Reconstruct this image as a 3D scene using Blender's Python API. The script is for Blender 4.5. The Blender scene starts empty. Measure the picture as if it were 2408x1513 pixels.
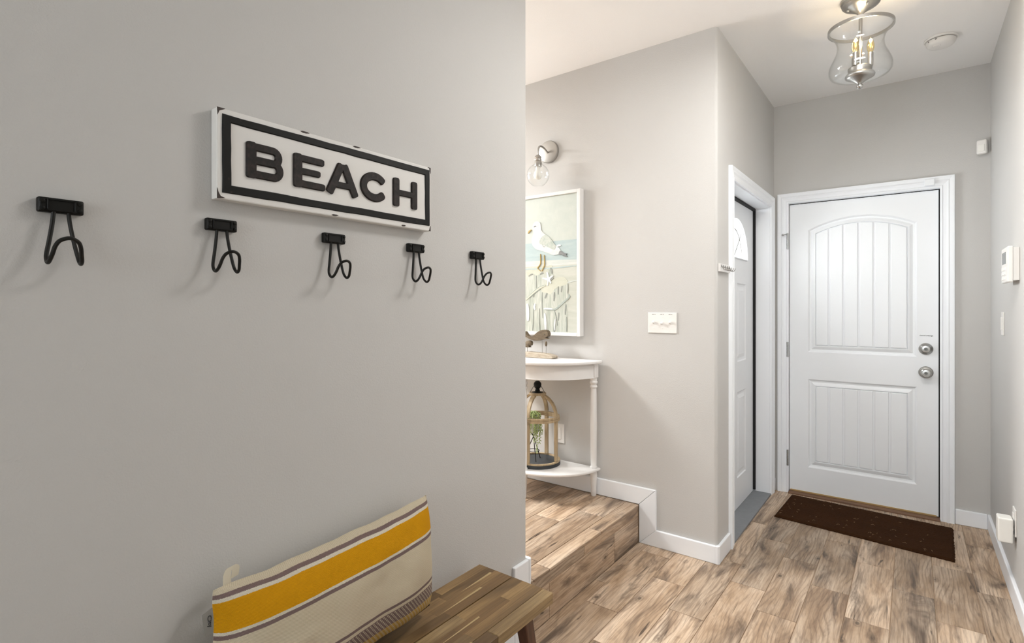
import bpy, bmesh, math, random
from mathutils import Vector, Matrix
random.seed(7)
R = math.radians
scene = bpy.context.scene
COL = scene.collection

# ------------------------------------------------------------------ camera
cam_d = bpy.data.cameras.new('camera'); cam = bpy.data.objects.new('camera', cam_d); COL.objects.link(cam)
cam_d.sensor_width = 36.0; cam_d.lens = 1248.0 / 2408.0 * 36.0
cam_d.shift_y = -(756.5 - 722.0) / 2408.0
cam_d.clip_start = 0.02
cam.location = (0, 0, 1.31); cam.rotation_euler = (R(90), 0, R(37.046))
scene.camera = cam

# ------------------------------------------------------------------ world, lights, exposure
world = bpy.data.worlds.new('world'); scene.world = world; world.use_nodes = True
wn = world.node_tree.nodes; wl = world.node_tree.links
wn['Background'].inputs[0].default_value = (0.93, 0.97, 1.0, 1); wn['Background'].inputs[1].default_value = 3.0
vs = scene.view_settings
vs.view_transform = 'Standard'; vs.look = 'None'; vs.gamma = 1.0; vs.use_curve_mapping = False
vs.exposure = 0.95
scene.cycles.use_denoising = True
scene.cycles.max_bounces = 10; scene.cycles.diffuse_bounces = 6; scene.cycles.transparent_max_bounces = 16
scene.cycles.sample_clamp_indirect = 6.0

def area(name, loc, rot, sx, sy, power, color):
    d = bpy.data.lights.new(name, 'AREA'); d.shape = 'RECTANGLE'; d.size = sx; d.size_y = sy
    d.energy = power; d.color = color
    o = bpy.data.objects.new(name, d); COL.objects.link(o); o.location = loc; o.rotation_euler = rot
    return o
# added light at an unseen window of the room beyond the opening (faces +X)
area('added_side_window_light', (-4.78, 2.18, 2.05), (0, R(-90), 0), 1.00, 1.05, 45, (1.0, 0.995, 0.985))
# added light at an unseen window behind the camera (faces +Y)
area('added_hall_window_light', (-0.40, -2.62, 1.50), (R(90), 0, 0), 1.30, 1.20, 14, (0.97, 0.99, 1.0))

# daylight on the porch behind the fan window of the entry door (faces +X)
area('daylight_fan_window', (-1.25, 3.556, 1.85), (0, R(-90), 0), 0.70, 0.80, 32, (0.97, 0.99, 1.0))

# ------------------------------------------------------------------ mesh helpers
class MB:
    def __init__(s): s.v = []; s.f = []; s.uv = None
    def add(s, vs_, fs):
        o = len(s.v); s.v += [tuple(p) for p in vs_]; s.f += [tuple(i + o for i in q) for q in fs]; return s
    def box(s, a, b):
        (x0, y0, z0), (x1, y1, z1) = a, b
        return s.add([(x0,y0,z0),(x1,y0,z0),(x1,y1,z0),(x0,y1,z0),(x0,y0,z1),(x1,y0,z1),(x1,y1,z1),(x0,y1,z1)],
                     [(0,3,2,1),(4,5,6,7),(0,1,5,4),(1,2,6,5),(2,3,7,6),(3,0,4,7)])
    def lathe(s, prof, n=32, M=None, closed=False):
        """prof: (r, z) list along +Z"""
        vs_ = []; fs = []
        for r, z in prof:
            for k in range(n):
                a = 2 * math.pi * k / n
                vs_.append((r * math.cos(a), r * math.sin(a), z))
        m = len(prof)
        for i in range(m - 1 if not closed else m):
            j = (i + 1) % m
            for k in range(n):
                l = (k + 1) % n
                fs.append((i*n+k, i*n+l, j*n+l, j*n+k))
        if not closed:
            if prof[0][0] > 1e-6: fs.append(tuple(range(n))[::-1])
            if prof[-1][0] > 1e-6: fs.append(tuple((m-1)*n + k for k in range(n)))
        if M is not None: vs_ = [tuple(M @ Vector(p)) for p in vs_]
        return s.add(vs_, fs)
    def tube(s, pts, r, n=10, closed=False, taper=None):
        pts = [Vector(p) for p in pts]; m = len(pts); vs_ = []; fs = []
        up = None
        for i, p in enumerate(pts):
            if closed: t = pts[(i+1) % m] - pts[i-1]
            else: t = pts[min(i+1, m-1)] - pts[max(i-1, 0)]
            t.normalize()
            if up is None:
                up = t.orthogonal().normalized()
            else:
                up = (up - t * up.dot(t)); up.normalize()
            b = t.cross(up)
            rr = r if taper is None else taper[i]
            for k in range(n):
                a = 2*math.pi*k/n
                vs_.append(tuple(p + (up*math.cos(a) + b*math.sin(a)) * rr))
        for i in range(m if closed else m - 1):
            j = (i+1) % m
            for k in range(n):
                l = (k+1) % n
                fs.append((i*n+k, i*n+l, j*n+l, j*n+k))
        if not closed:
            fs.append(tuple(range(n))[::-1]); fs.append(tuple((m-1)*n+k for k in range(n)))
        return s.add(vs_, fs)
    def prism(s, poly, lo, hi, mapf):
        """poly: 2D list; mapf(a, b, c) -> xyz with c from lo to hi"""
        n = len(poly)
        vs_ = [mapf(a, b, lo) for a, b in poly] + [mapf(a, b, hi) for a, b in poly]
        fs = [tuple(range(n))[::-1], tuple(range(n, 2*n))] + [(i, (i+1) % n, n+(i+1) % n, n+i) for i in range(n)]
        return s.add(vs_, fs)
    def sphere(s, c, r, nu=16, nv=10, sc=(1,1,1), M=None):
        prof = [(max(1e-7, r*math.sin(math.pi*i/nv)), -r*math.cos(math.pi*i/nv)) for i in range(nv+1)]
        T = Matrix.Translation(Vector(c)) @ (M if M is not None else Matrix.Identity(4)) @ Matrix.Diagonal((sc[0], sc[1], sc[2], 1))
        return s.lathe(prof, nu, T)
    def build(s, name, mat=None, parent=None, smooth=False, bevel=0, seg=2, origin=None, angle=35, local=False):
        """geometry is given in world coordinates (or local=True: in the parent's)"""
        bm = bmesh.new()
        for p in s.v: bm.verts.new(p)
        bm.verts.ensure_lookup_table()
        for q in s.f:
            try: bm.faces.new([bm.verts[i] for i in q])
            except ValueError: pass
        bmesh.ops.remove_doubles(bm, verts=bm.verts, dist=1e-6)
        bmesh.ops.recalc_face_normals(bm, faces=bm.faces)
        return finish(bm, name, mat, parent, smooth, bevel, seg, origin, angle, local)

def world_of(o):
    v = Vector(o.location)
    while o.parent: o = o.parent; v += o.location
    return v

def finish(bm, name, mat=None, parent=None, smooth=False, bevel=0, seg=2, origin=None, angle=35, local=False):
    me = bpy.data.meshes.new(name)
    if origin is None:
        if local: org = Vector((0, 0, 0))
        else:
            xs = [v.co.x for v in bm.verts]; ys = [v.co.y for v in bm.verts]; zs = [v.co.z for v in bm.verts]
            org = Vector(((min(xs)+max(xs))/2, (min(ys)+max(ys))/2, min(zs)))
    else: org = Vector(origin)
    bmesh.ops.translate(bm, verts=bm.verts, vec=-org)
    if smooth:
        for fc in bm.faces: fc.smooth = True
        for e in bm.edges:
            if len(e.link_faces) == 2 and e.calc_face_angle(0) > R(angle): e.smooth = False
    bm.to_mesh(me); bm.free()
    o = bpy.data.objects.new(name, me); COL.objects.link(o)
    if mat: me.materials.append(mat)
    if parent is not None:
        o.parent = parent
        o.location = org if local else org - world_of(parent)
    else: o.location = org
    if bevel:
        m = o.modifiers.new('bevel', 'BEVEL'); m.width = bevel; m.segments = seg; m.limit_method = 'ANGLE'; m.angle_limit = R(30)
    return o

def tag(o, label, cat, group=None, kind=None):
    o['label'] = label; o['category'] = cat
    if group: o['group'] = group
    if kind: o['kind'] = kind
    return o
def thing(name, loc, label, cat, group=None, kind=None):
    o = bpy.data.objects.new(name, None); COL.objects.link(o); o.location = loc
    o.empty_display_size = 0.05
    return tag(o, label, cat, group, kind)
def copy_thing(src, loc, label):
    c = src.copy(); COL.objects.link(c); c.location = loc; c['label'] = label
    for ch in src.children:
        d = ch.copy(); COL.objects.link(d); d.parent = c
        for g in ch.children:
            e = g.copy(); COL.objects.link(e); e.parent = d
    return c
def plate(name, a, b, mat, parent=None, bevel=0.0, seg=2, **k):
    return MB().box(a, b).build(name, mat, parent, bevel=bevel, seg=seg, **k)
def lerp(a, b, t): return a + (b - a) * t
def spline(pts, n=8, closed=False):
    P = [Vector(p) for p in pts]; out = []; m = len(P)
    rng = range(m) if closed else range(m - 1)
    for i in rng:
        if closed: p0, p1, p2, p3 = P[i-1], P[i], P[(i+1) % m], P[(i+2) % m]
        else: p0, p1, p2, p3 = P[max(i-1, 0)], P[i], P[i+1], P[min(i+2, m-1)]
        for k in range(n):
            t = k / n
            out.append(0.5*((2*p1) + (p2-p0)*t + (2*p0-5*p1+4*p2-p3)*t*t + (3*p1-p0-3*p2+p3)*t**3))
    if not closed: out.append(P[-1])
    return out
def inset(poly, d):
    """offset a counter-clockwise polygon inwards"""
    n = len(poly); out = []
    for i in range(n):
        p0 = Vector(poly[i-1]); p1 = Vector(poly[i]); p2 = Vector(poly[(i+1) % n])
        e1 = (p1-p0).normalized(); e2 = (p2-p1).normalized()
        n1 = Vector((-e1.y, e1.x)); n2 = Vector((-e2.y, e2.x))
        b = (n1+n2); b = b / max(1e-6, b.length_squared) * 2
        out.append(tuple(p1 + b*d))
    return out
def clip(poly, ax, val, keep_greater):
    out = []; n = len(poly)
    for i in range(n):
        a, b = poly[i], poly[(i+1) % n]
        ia = (a[ax] >= val) == keep_greater; ib = (b[ax] >= val) == keep_greater
        if ia: out.append(a)
        if ia != ib:
            t = (val-a[ax])/(b[ax]-a[ax]); out.append((lerp(a[0], b[0], t), lerp(a[1], b[1], t)))
    return out
def text_mesh(txt, bold=0.0, extrude=0.02, bev=0.0, res=4):
    cu = bpy.data.curves.new('lettering', 'FONT'); cu.body = txt; cu.size = 1; cu.offset = bold; cu.extrude = extrude
    cu.bevel_depth = bev; cu.bevel_resolution = 2; cu.resolution_u = res
    o = bpy.data.objects.new('lettering', cu); COL.objects.link(o)
    bpy.context.view_layer.update()
    me = bpy.data.meshes.new_from_object(o.evaluated_get(bpy.context.evaluated_depsgraph_get()))
    bpy.data.objects.remove(o); bpy.data.curves.remove(cu)
    bm = bmesh.new(); bm.from_mesh(me); bpy.data.meshes.remove(me)
    return bm
def fit_text(bm, mapf, a0, a1, b0, b1, depth):
    xs = [v.co.x for v in bm.verts]; ys = [v.co.y for v in bm.verts]; zs = [v.co.z for v in bm.verts]
    for v in bm.verts:
        a = lerp(a0, a1, (v.co.x-min(xs))/(max(xs)-min(xs))); b = lerp(b0, b1, (v.co.y-min(ys))/(max(ys)-min(ys)))
        c = depth*(v.co.z-min(zs))/max(1e-6, max(zs)-min(zs)) if max(zs) > min(zs) else 0
        v.co = mapf(a, b, c)
    bmesh.ops.recalc_face_normals(bm, faces=bm.faces)
    return bm

# ------------------------------------------------------------------ material helpers
class NT:
    def __init__(s, name):
        s.m = bpy.data.materials.new(name); s.m.use_nodes = True
        s.t = s.m.node_tree; s.n = s.t.nodes; s.bsdf = s.n['Principled BSDF']; s.out = s.n['Material Output']
    def new(s, typ, **kw):
        nd = s.n.new(typ)
        for k, v in kw.items(): setattr(nd, k, v)
        return nd
    def put(s, inp, val):
        if hasattr(val, 'is_output') and val.is_output: s.t.links.new(val, inp)
        elif val is not None: inp.default_value = val
    def math(s, op, a, b=None, clamp=False):
        nd = s.new('ShaderNodeMath', operation=op, use_clamp=clamp); s.put(nd.inputs[0], a)
        if b is not None: s.put(nd.inputs[1], b)
        return nd.outputs[0]
    def noise(s, vec, scale, detail=3, rough=0.55, dist=0.0):
        nd = s.new('ShaderNodeTexNoise'); s.put(nd.inputs['Vector'], vec); nd.inputs['Scale'].default_value = scale
        nd.inputs['Detail'].default_value = detail; nd.inputs['Roughness'].default_value = rough; nd.inputs['Distortion'].default_value = dist
        return nd.outputs['Fac']
    def mapping(s, vec, sc=(1,1,1), loc=None):
        nd = s.new('ShaderNodeMapping'); s.put(nd.inputs['Vector'], vec); nd.inputs['Scale'].default_value = sc
        if loc is not None: s.put(nd.inputs['Location'], loc)
        return nd.outputs[0]
    def ramp(s, fac, stops, interp='LINEAR'):
        nd = s.new('ShaderNodeValToRGB'); s.put(nd.inputs[0], fac); cr = nd.color_ramp; cr.interpolation = interp
        while len(cr.elements) < len(stops): cr.elements.new(0.5)
        for e, (p, c) in zip(cr.elements, stops):
            e.position = p; e.color = (c, c, c, 1) if isinstance(c, (int, float)) else (c[0], c[1], c[2], 1)
        return nd.outputs[0]
    def mix(s, fac, a, b, mode='MIX'):
        nd = s.new('ShaderNodeMix', data_type='RGBA', blend_type=mode); s.put(nd.inputs[0], fac)
        for i, v in ((6, a), (7, b)):
            if isinstance(v, (tuple, list)) and len(v) == 3: v = (*v, 1)
            s.put(nd.inputs[i], v)
        return nd.outputs[2]
    def bump(s, h, strength=0.2, dist=0.002):
        nd = s.new('ShaderNodeBump'); nd.inputs['Strength'].default_value = strength; nd.inputs['Distance'].default_value = dist
        s.put(nd.inputs['Height'], h); s.t.links.new(nd.outputs[0], s.bsdf.inputs['Normal'])
    def coord(s, w='Object'): return s.new('ShaderNodeTexCoord').outputs[w]
    def rnd(s): return s.new('ShaderNodeObjectInfo').outputs['Random']
    def set(s, **kw):
        for k, v in kw.items():
            k = k.replace('_', ' ')
            if isinstance(v, tuple) and len(v) == 3: v = (*v, 1)
            s.put(s.bsdf.inputs[k], v)
        return s
def plain(name, col, rough=0.5, metal=0.0, var=0.03, scale=30, spec=0.5, bump=0.0, bscale=200, bdist=0.001):
    N = NT(name); c = N.coord()
    f = N.noise(c, scale, 4)
    lo = tuple(max(0, x*(1-var)) for x in col); hi = tuple(min(1, x*(1+var)) for x in col)
    N.set(Base_Color=N.mix(f, lo, hi), Roughness=rough, Metallic=metal, Specular_IOR_Level=spec)
    if bump: N.bump(N.noise(c, bscale, 3, 0.6), bump, bdist)
    return N.m
M = {}
def wall_paint(name, col):
    N = NT(name); geo = N.new('ShaderNodeNewGeometry').outputs['Position']
    f = N.noise(geo, 3.0, 3)
    N.set(Base_Color=N.mix(f, tuple(x*0.985 for x in col), tuple(min(1, x*1.012) for x in col)), Roughness=0.72, Specular_IOR_Level=0.3)
    a = N.noise(geo, 210, 3, 0.55); b = N.noise(geo, 90, 2, 0.5)
    h = N.math('ADD', N.ramp(a, [(0.42, 0.0), (0.62, 1.0)]), N.math('MULTIPLY', b, 0.8))
    N.bump(h, 0.26, 0.0007)
    return N.m
M['wall'] = wall_paint('greige_wall_paint', (0.565, 0.556, 0.541))
M['ceiling'] = wall_paint('ceiling_paint', (0.87, 0.86, 0.85))
M['trim'] = plain('white_trim_paint', (0.86, 0.885, 0.92), 0.38, var=0.012, scale=8)
M['door'] = plain('white_door_paint', (0.84, 0.86, 0.885), 0.40, var=0.012, scale=6)
M['white_plastic'] = plain('white_plastic', (0.78, 0.765, 0.74), 0.35, var=0.01)
M['white_lacquer'] = plain('white_furniture_lacquer', (0.74, 0.73, 0.72), 0.35, var=0.015, scale=12)
M['black_metal'] = plain('black_cast_metal', (0.006, 0.006, 0.005), 0.5, var=0.3, scale=60, spec=0.22, bump=0.15, bscale=400)
M['black_wire'] = plain('black_wire', (0.007, 0.0065, 0.005), 0.42, var=0.2, scale=60, spec=0.3)
M['black_gap'] = plain('black_weatherstrip_gap', (0.008, 0.008, 0.008), 0.8)
M['grout'] = plain('grout', (0.40, 0.29, 0.20), 0.9, var=0.15, scale=60)
M['dark_print'] = plain('dark_print', (0.03, 0.03, 0.03), 0.6)
M['grey_print'] = plain('grey_print', (0.18, 0.17, 0.16), 0.6)
M['threshold'] = plain('grey_threshold_wood', (0.21, 0.22, 0.235), 0.6, var=0.15, scale=25)
M['brass'] = plain('brass_sweep', (0.62, 0.43, 0.20), 0.35, metal=0.7)
M['slate'] = plain('dark_slate_paint', (0.028, 0.032, 0.036), 0.6, var=0.15, scale=40)
M['screen'] = plain('grey_display', (0.16, 0.17, 0.17), 0.25)
M['canvas_white'] = plain('bulb_white', (0.85, 0.84, 0.80), 0.3)
def brushed(name, col, rough):
    N = NT(name); c = N.coord()
    f = N.noise(N.mapping(c, (1, 1, 30)), 90, 3)
    N.set(Base_Color=N.mix(f, tuple(x*0.85 for x in col), col), Roughness=N.math('ADD', N.math('MULTIPLY', f, 0.12), rough - 0.06), Metallic=1.0)
    return N.m
M['nickel'] = brushed('brushed_nickel', (0.46, 0.445, 0.42), 0.32)
M['chrome'] = brushed('satin_chrome', (0.52, 0.52, 0.51), 0.25)
M['dark_nickel'] = brushed('dark_latch_metal', (0.20, 0.20, 0.19), 0.4)  # darker metal for the strike plates and key cylinders
M['pewter'] = brushed('pewter_hook_metal', (0.40, 0.39, 0.37), 0.35)
def glass(name, tint=(0.985, 0.99, 0.99), blend=0.12, edge=0.82):
    N = NT(name); N.n.remove(N.bsdf)
    lw = N.new('ShaderNodeLayerWeight'); lw.inputs[0].default_value = blend
    gq = N.new('ShaderNodeNewGeometry'); dq = N.new('ShaderNodeVectorMath', operation='DOT_PRODUCT'); N.put(dq.inputs[0], gq.outputs['Normal']); N.put(dq.inputs[1], gq.outputs['Incoming']); dotn = dq.outputs['Value']
    fr_ = N.math('MULTIPLY_ADD', N.math('POWER', N.math('SUBTRACT', 1.0, N.math('ABSOLUTE', dotn)), 5.0), 0.55); N.put(fr_.node.inputs[2], 0.035)
    face = N.math('POWER', N.math('SUBTRACT', 1.0, N.math('ABSOLUTE', N.math('MULTIPLY', 1.0, dotn))), 4.0)
    tr = N.new('ShaderNodeBsdfTransparent'); N.put(tr.inputs[0], N.mix(face, tint, tuple(edge*x for x in tint)))
    gl = N.new('ShaderNodeBsdfGlossy'); gl.inputs['Roughness'].default_value = 0.03; gl.inputs[0].default_value = (1, 1, 1, 1)
    mx = N.new('ShaderNodeMixShader'); N.put(mx.inputs[0], fr_)
    N.t.links.new(tr.outputs[0], mx.inputs[1]); N.t.links.new(gl.outputs[0], mx.inputs[2]); N.t.links.new(mx.outputs[0], N.out.inputs[0])
    return N.m
M['glass'] = glass('clear_lamp_glass'); M['pane'] = glass('window_glass', (0.98, 0.99, 0.99), 0.05, 0.95)
M['amber_glass'] = glass('amber_bulb_glass', (1.0, 0.90, 0.62), 0.12, 0.75)
def emis(name, col, st):
    N = NT(name); N.set(Base_Color=col, Emission_Color=col, Emission_Strength=st, Roughness=0.5); return N.m
M['filament'] = emis('glowing_filament', (1.0, 0.46, 0.12), 2.2)

def wood_tile():
    N = NT('wood_look_tile'); c = N.coord(); rnd = N.rnd()
    sep = N.new('ShaderNodeSeparateXYZ'); N.put(sep.inputs[0], c)
    cross = N.math('ADD', sep.outputs[0], sep.outputs[2])
    comb = N.new('ShaderNodeCombineXYZ'); N.put(comb.inputs[0], N.math('ADD', cross, N.math('MULTIPLY', rnd, 37.0)))
    N.put(comb.inputs[1], N.math('ADD', sep.outputs[1], N.math('MULTIPLY', rnd, 91.0))); N.put(comb.inputs[2], N.math('MULTIPLY', rnd, 13.0))
    p = comb.outputs[0]
    # long growth lines: mostly straight, here and there sweeping round in arches
    low = N.noise(N.mapping(p, (4.2, 1.15, 1)), 1.0, 2, 0.45)
    fine = N.noise(N.mapping(p, (38, 5, 1)), 1.0, 3, 0.6)
    w = N.math('ADD', N.math('ADD', N.math('MULTIPLY', low, 13.0), N.math('MULTIPLY', cross, 55.0)), N.math('MULTIPLY', fine, 1.1))
    saw = N.math('FRACT', w)
    lines = N.ramp(saw, [(0.0, 0.0), (0.22, 0.6), (0.7, 0.72), (0.9, 0.4), (1.0, 0.0)])
    mask = N.ramp(N.noise(N.mapping(p, (8, 2.2, 1), (5, 1, 9)), 1.0, 3, 0.6), [(0.38, 0.10), (0.66, 0.85)])
    fib = N.noise(N.mapping(p, (190, 7, 1)), 1.0, 4, 0.68)
    fib2 = N.noise(N.mapping(p, (70, 3.2, 1), (4, 4, 4)), 1.0, 4, 0.65)
    tone = N.noise(N.mapping(p, (8, 2.0, 1)), 1.0, 4, 0.6, 0.5)
    base = N.ramp(tone, [(0.28, (0.265, 0.172, 0.106)), (0.42, (0.47, 0.335, 0.222)), (0.56, (0.60, 0.46, 0.335)), (0.72, (0.70, 0.57, 0.44))])
    col = N.mix(N.math('MULTIPLY', N.math('MULTIPLY', N.math('SUBTRACT', 0.74, lines), 1.15, True), mask), base, (0.135, 0.085, 0.056))
    col = N.mix(N.math('MULTIPLY', N.ramp(fib, [(0.46, 0.0), (0.68, 1.0)]), 0.45), col, (0.17, 0.110, 0.072))
    col = N.mix(N.math('MULTIPLY', N.ramp(fib2, [(0.50, 0.0), (0.66, 1.0)]), 0.50), col, (0.19, 0.125, 0.083))
    # smoky grey-brown patches and dark splits
    pat = N.noise(N.mapping(p, (10, 2.0, 1), (11, 5, 2)), 1.0, 4, 0.6, 1.0)
    col = N.mix(N.math('MULTIPLY', N.ramp(pat, [(0.52, 0.0), (0.68, 1.0)]), 0.86), col, (0.080, 0.053, 0.037))
    split = N.noise(N.mapping(p, (42, 3.4, 1), (3, 7, 1)), 1.0, 3, 0.6, 0.5)
    col = N.mix(N.math('MULTIPLY', N.ramp(split, [(0.66, 0.0), (0.71, 1.0)]), 0.85), col, (0.045, 0.029, 0.020))
    # knots
    vo = N.new('ShaderNodeTexVoronoi'); N.put(vo.inputs['Vector'], N.mapping(p, (7.5, 4.2, 1), (2, 3, 0))); vo.inputs['Scale'].default_value = 1.0
    kn = N.ramp(vo.outputs['Distance'], [(0.0, 1.0), (0.045, 1.0), (0.075, 0.25), (0.11, 0.45), (0.15, 0.0)])
    col = N.mix(N.math('MULTIPLY', kn, 0.75), col, (0.040, 0.026, 0.018))
    # each tile its own lightness
    lum = N.ramp(rnd, [(0.0, 0.70), (0.5, 0.95), (1.0, 1.12)])
    col = N.mix(1.0, col, lum, 'MULTIPLY')
    N.set(Base_Color=col, Roughness=N.math('MULTIPLY_ADD', fib, 0.16), Specular_IOR_Level=0.42)
    N.put(N.bsdf.inputs['Roughness'].links[0].from_node.inputs[2], 0.40)
    N.bump(N.math('ADD', N.math('MULTIPLY', lines, 0.6), fib), 0.22, 0.0009)
    return N.m
M['tile'] = wood_tile()
def acacia():
    N = NT('acacia_wood'); c = N.coord(); rnd = N.rnd()
    off = N.new('ShaderNodeCombineXYZ'); N.put(off.inputs[0], N.math('MULTIPLY', rnd, 17.0)); N.put(off.inputs[1], N.math('MULTIPLY', rnd, 53.0)); N.put(off.inputs[2], rnd)
    p = N.mapping(c, (1, 1, 1), off.outputs[0])
    low = N.noise(N.mapping(p, (9, 2.2, 9)), 1.0, 3, 0.5, 0.4)
    fib = N.noise(N.mapping(p, (170, 7, 170)), 1.0, 4, 0.6)
    tone = N.ramp(rnd, [(0.0, (0.21, 0.122, 0.050)), (0.35, (0.34, 0.212, 0.090)), (0.7, (0.42, 0.275, 0.122)), (1.0, (0.52, 0.365, 0.18))])
    col = N.mix(N.ramp(low, [(0.40, 0.0), (0.66, 0.8)]), tone, (0.085, 0.047, 0.020))
    col = N.mix(N.math('MULTIPLY', N.ramp(fib, [(0.4, 0.0), (0.72, 1.0)]), 0.6), col, (0.10, 0.056, 0.024))
    vo = N.new('ShaderNodeTexVoronoi'); N.put(vo.inputs['Vector'], N.mapping(p, (11, 3.2, 1))); vo.inputs['Scale'].default_value = 1.0
    col = N.mix(N.ramp(vo.outputs['Distance'], [(0.05, 0.95), (0.09, 0.35), (0.16, 0.0)]), col, (0.030, 0.016, 0.009))
    N.set(Base_Color=col, Roughness=0.42); N.bump(fib, 0.15, 0.0006)
    return N.m
M['acacia'] = acacia()
def grainwood(name, dark, light, sc=(60, 60, 4), rough=0.6):
    N = NT(name); c = N.coord(); f = N.noise(N.mapping(c, sc), 1.0, 4, 0.6, 0.4); g = N.noise(c, 14, 3)
    N.set(Base_Color=N.mix(N.math('MULTIPLY', g, 0.35), N.ramp(f, [(0.3, dark), (0.7, light)]), dark), Roughness=rough); N.bump(f, 0.2, 0.0008)
    return N.m
M['sapwood'] = grainwood('pale_sapwood', (0.42, 0.30, 0.14), (0.56, 0.43, 0.23), (120, 5, 120), 0.45)
M['leg_wood'] = grainwood('reddish_leg_wood', (0.075, 0.032, 0.018), (0.17, 0.075, 0.043), (120, 120, 5), 0.45)
M['lantern_wood'] = grainwood('weathered_lantern_wood', (0.30, 0.215, 0.12), (0.52, 0.41, 0.26), (70, 70, 10))
M['driftwood'] = grainwood('carved_driftwood', (0.085, 0.060, 0.036), (0.19, 0.145, 0.092), (25, 90, 120), 0.8)
M['bleached'] = grainwood('bleached_base_wood', (0.33, 0.27, 0.20), (0.55, 0.49, 0.40), (30, 90, 90), 0.85)
M['sill_wood'] = grainwood('stained_sill_wood', (0.10, 0.045, 0.022), (0.22, 0.11, 0.055), (5, 90, 60), 0.5)
def coir():
    N = NT('coir_mat'); c = N.coord()
    f = N.noise(c, 420, 3, 0.7); g = N.noise(c, 9, 3)
    col = N.mix(f, (0.018, 0.0070, 0.0025), (0.095, 0.038, 0.013)); col = N.mix(N.math('MULTIPLY', g, 0.6), col, (0.016, 0.007, 0.003))
    sp = N.noise(c, 130, 2, 0.6); col = N.mix(N.ramp(sp, [(0.74, 0.0), (0.78, 0.7)]), col, (0.22, 0.11, 0.05))
    N.set(Base_Color=col, Roughness=1.0, Specular_IOR_Level=0.1); N.bump(f, 0.9, 0.004)
    return N.m
M['coir'] = coir()

# ------------------------------------------------------------------ room shell
CEIL = 2.743; STEP = 0.2124
XL, YE = -1.233, 1.735          # near wall with the sign, its free end
YM = 2.79                        # wall with the picture
XS = -0.795                      # wall with the entry door
YF = 4.175                       # wall with the garage door
XR = 0.365                       # right wall
def struct(o, label, cat):
    return tag(o, label, cat, kind='structure')
def zmap(a, b, c): return (a, b, c)

def arc(cx, cy, r, a0, a1, n=6):
    return [(cx + r*math.cos(R(lerp(a0, a1, i/n))), cy + r*math.sin(R(lerp(a0, a1, i/n)))) for i in range(n+1)]
r_ = 0.018
poly = [(XL, -2.75)] + arc(XL-r_, YE-r_, r_, 0, 90) + arc(XL-0.127+r_, YE-r_, r_, 90, 180) + [(XL-0.127, -2.75)]
struct(MB().prism(poly, -0.15, CEIL+0.1, zmap).build('wall_left', M['wall'], smooth=True), 'greige textured wall in the foreground carrying the sign and hooks', 'wall')
poly = arc(XS-r_, YM+r_, r_, -90, 0) + [(XS, 3.058), (XS-0.16, 3.058), (XS-0.16, YM+0.16), (-4.9, YM+0.16), (-4.9, YM)]
struct(MB().prism(poly, -0.15, CEIL+0.1, zmap).build('wall_middle', M['wall'], smooth=True), 'greige wall with the framed gull picture and light switches', 'wall')
b = MB().box((XS-0.16, 3.058, 2.022), (XS, 4.052, CEIL+0.1)); b.box((XS-0.16, 4.052, -0.15), (XS, YF+0.2, CEIL+0.1))
struct(b.build('wall_side', M['wall']), 'narrow greige wall around and above the recessed entry door', 'wall')
b = MB()
dx0, dx1 = -0.720, 0.150
b.box((XS-0.16, YF, -0.15), (dx0, YF+0.25, CEIL+0.1)); b.box((dx1, YF, -0.15), (XR+0.13, YF+0.25, CEIL+0.1)); b.box((dx0, YF, 2.054), (dx1, YF+0.25, CEIL+0.1))
b.box((dx0, YF+0.10, -0.15), (dx1, YF+0.25, 2.06))
struct(b.build('wall_front', M['wall']), 'greige end wall around the white two-panel door', 'wall')
struct(plate('wall_right', (XR, -2.75, -0.15), (XR+0.13, YF+0.25, CEIL+0.1), M['wall']), 'greige wall at the right edge with the keypad and plug-in', 'wall')
# the near end of the hall, behind the camera, with an added window
def wall_with_hole(name, ax, pos, th, a0, a1, h0, h1, z0, z1, label):
    b = MB()
    def bx(p0, p1, q0, q1):
        if ax == 0: b.box((pos, p0, q0), (pos+th, p1, q1))
        else: b.box((p0, pos, q0), (p1, pos+th, q1))
    bx(a0, h0, -0.15, CEIL+0.1); bx(h1, a1, -0.15, CEIL+0.1); bx(h0, h1, -0.15, z0); bx(h0, h1, z1, CEIL+0.1)
    return struct(b.build(name, M['wall']), label, 'wall')
wall_with_hole('wall_near', 1, -2.75, 0.15, XL-0.127, XR+0.13, -1.02, 0.22, 0.88, 2.12, 'greige wall with an added window behind the viewer')
wall_with_hole('wall_far', 0, -4.90, 0.15, -1.75, YM+0.16, 1.62, 2.74, 1.50, 2.60, 'greige wall with the added window at the far left')
struct(plate('wall_inner', (-4.9, -1.75, -0.15), (XL-0.127, -1.6, CEIL+0.1), M['wall']), 'greige wall closing the room behind the sign wall', 'wall')
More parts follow.
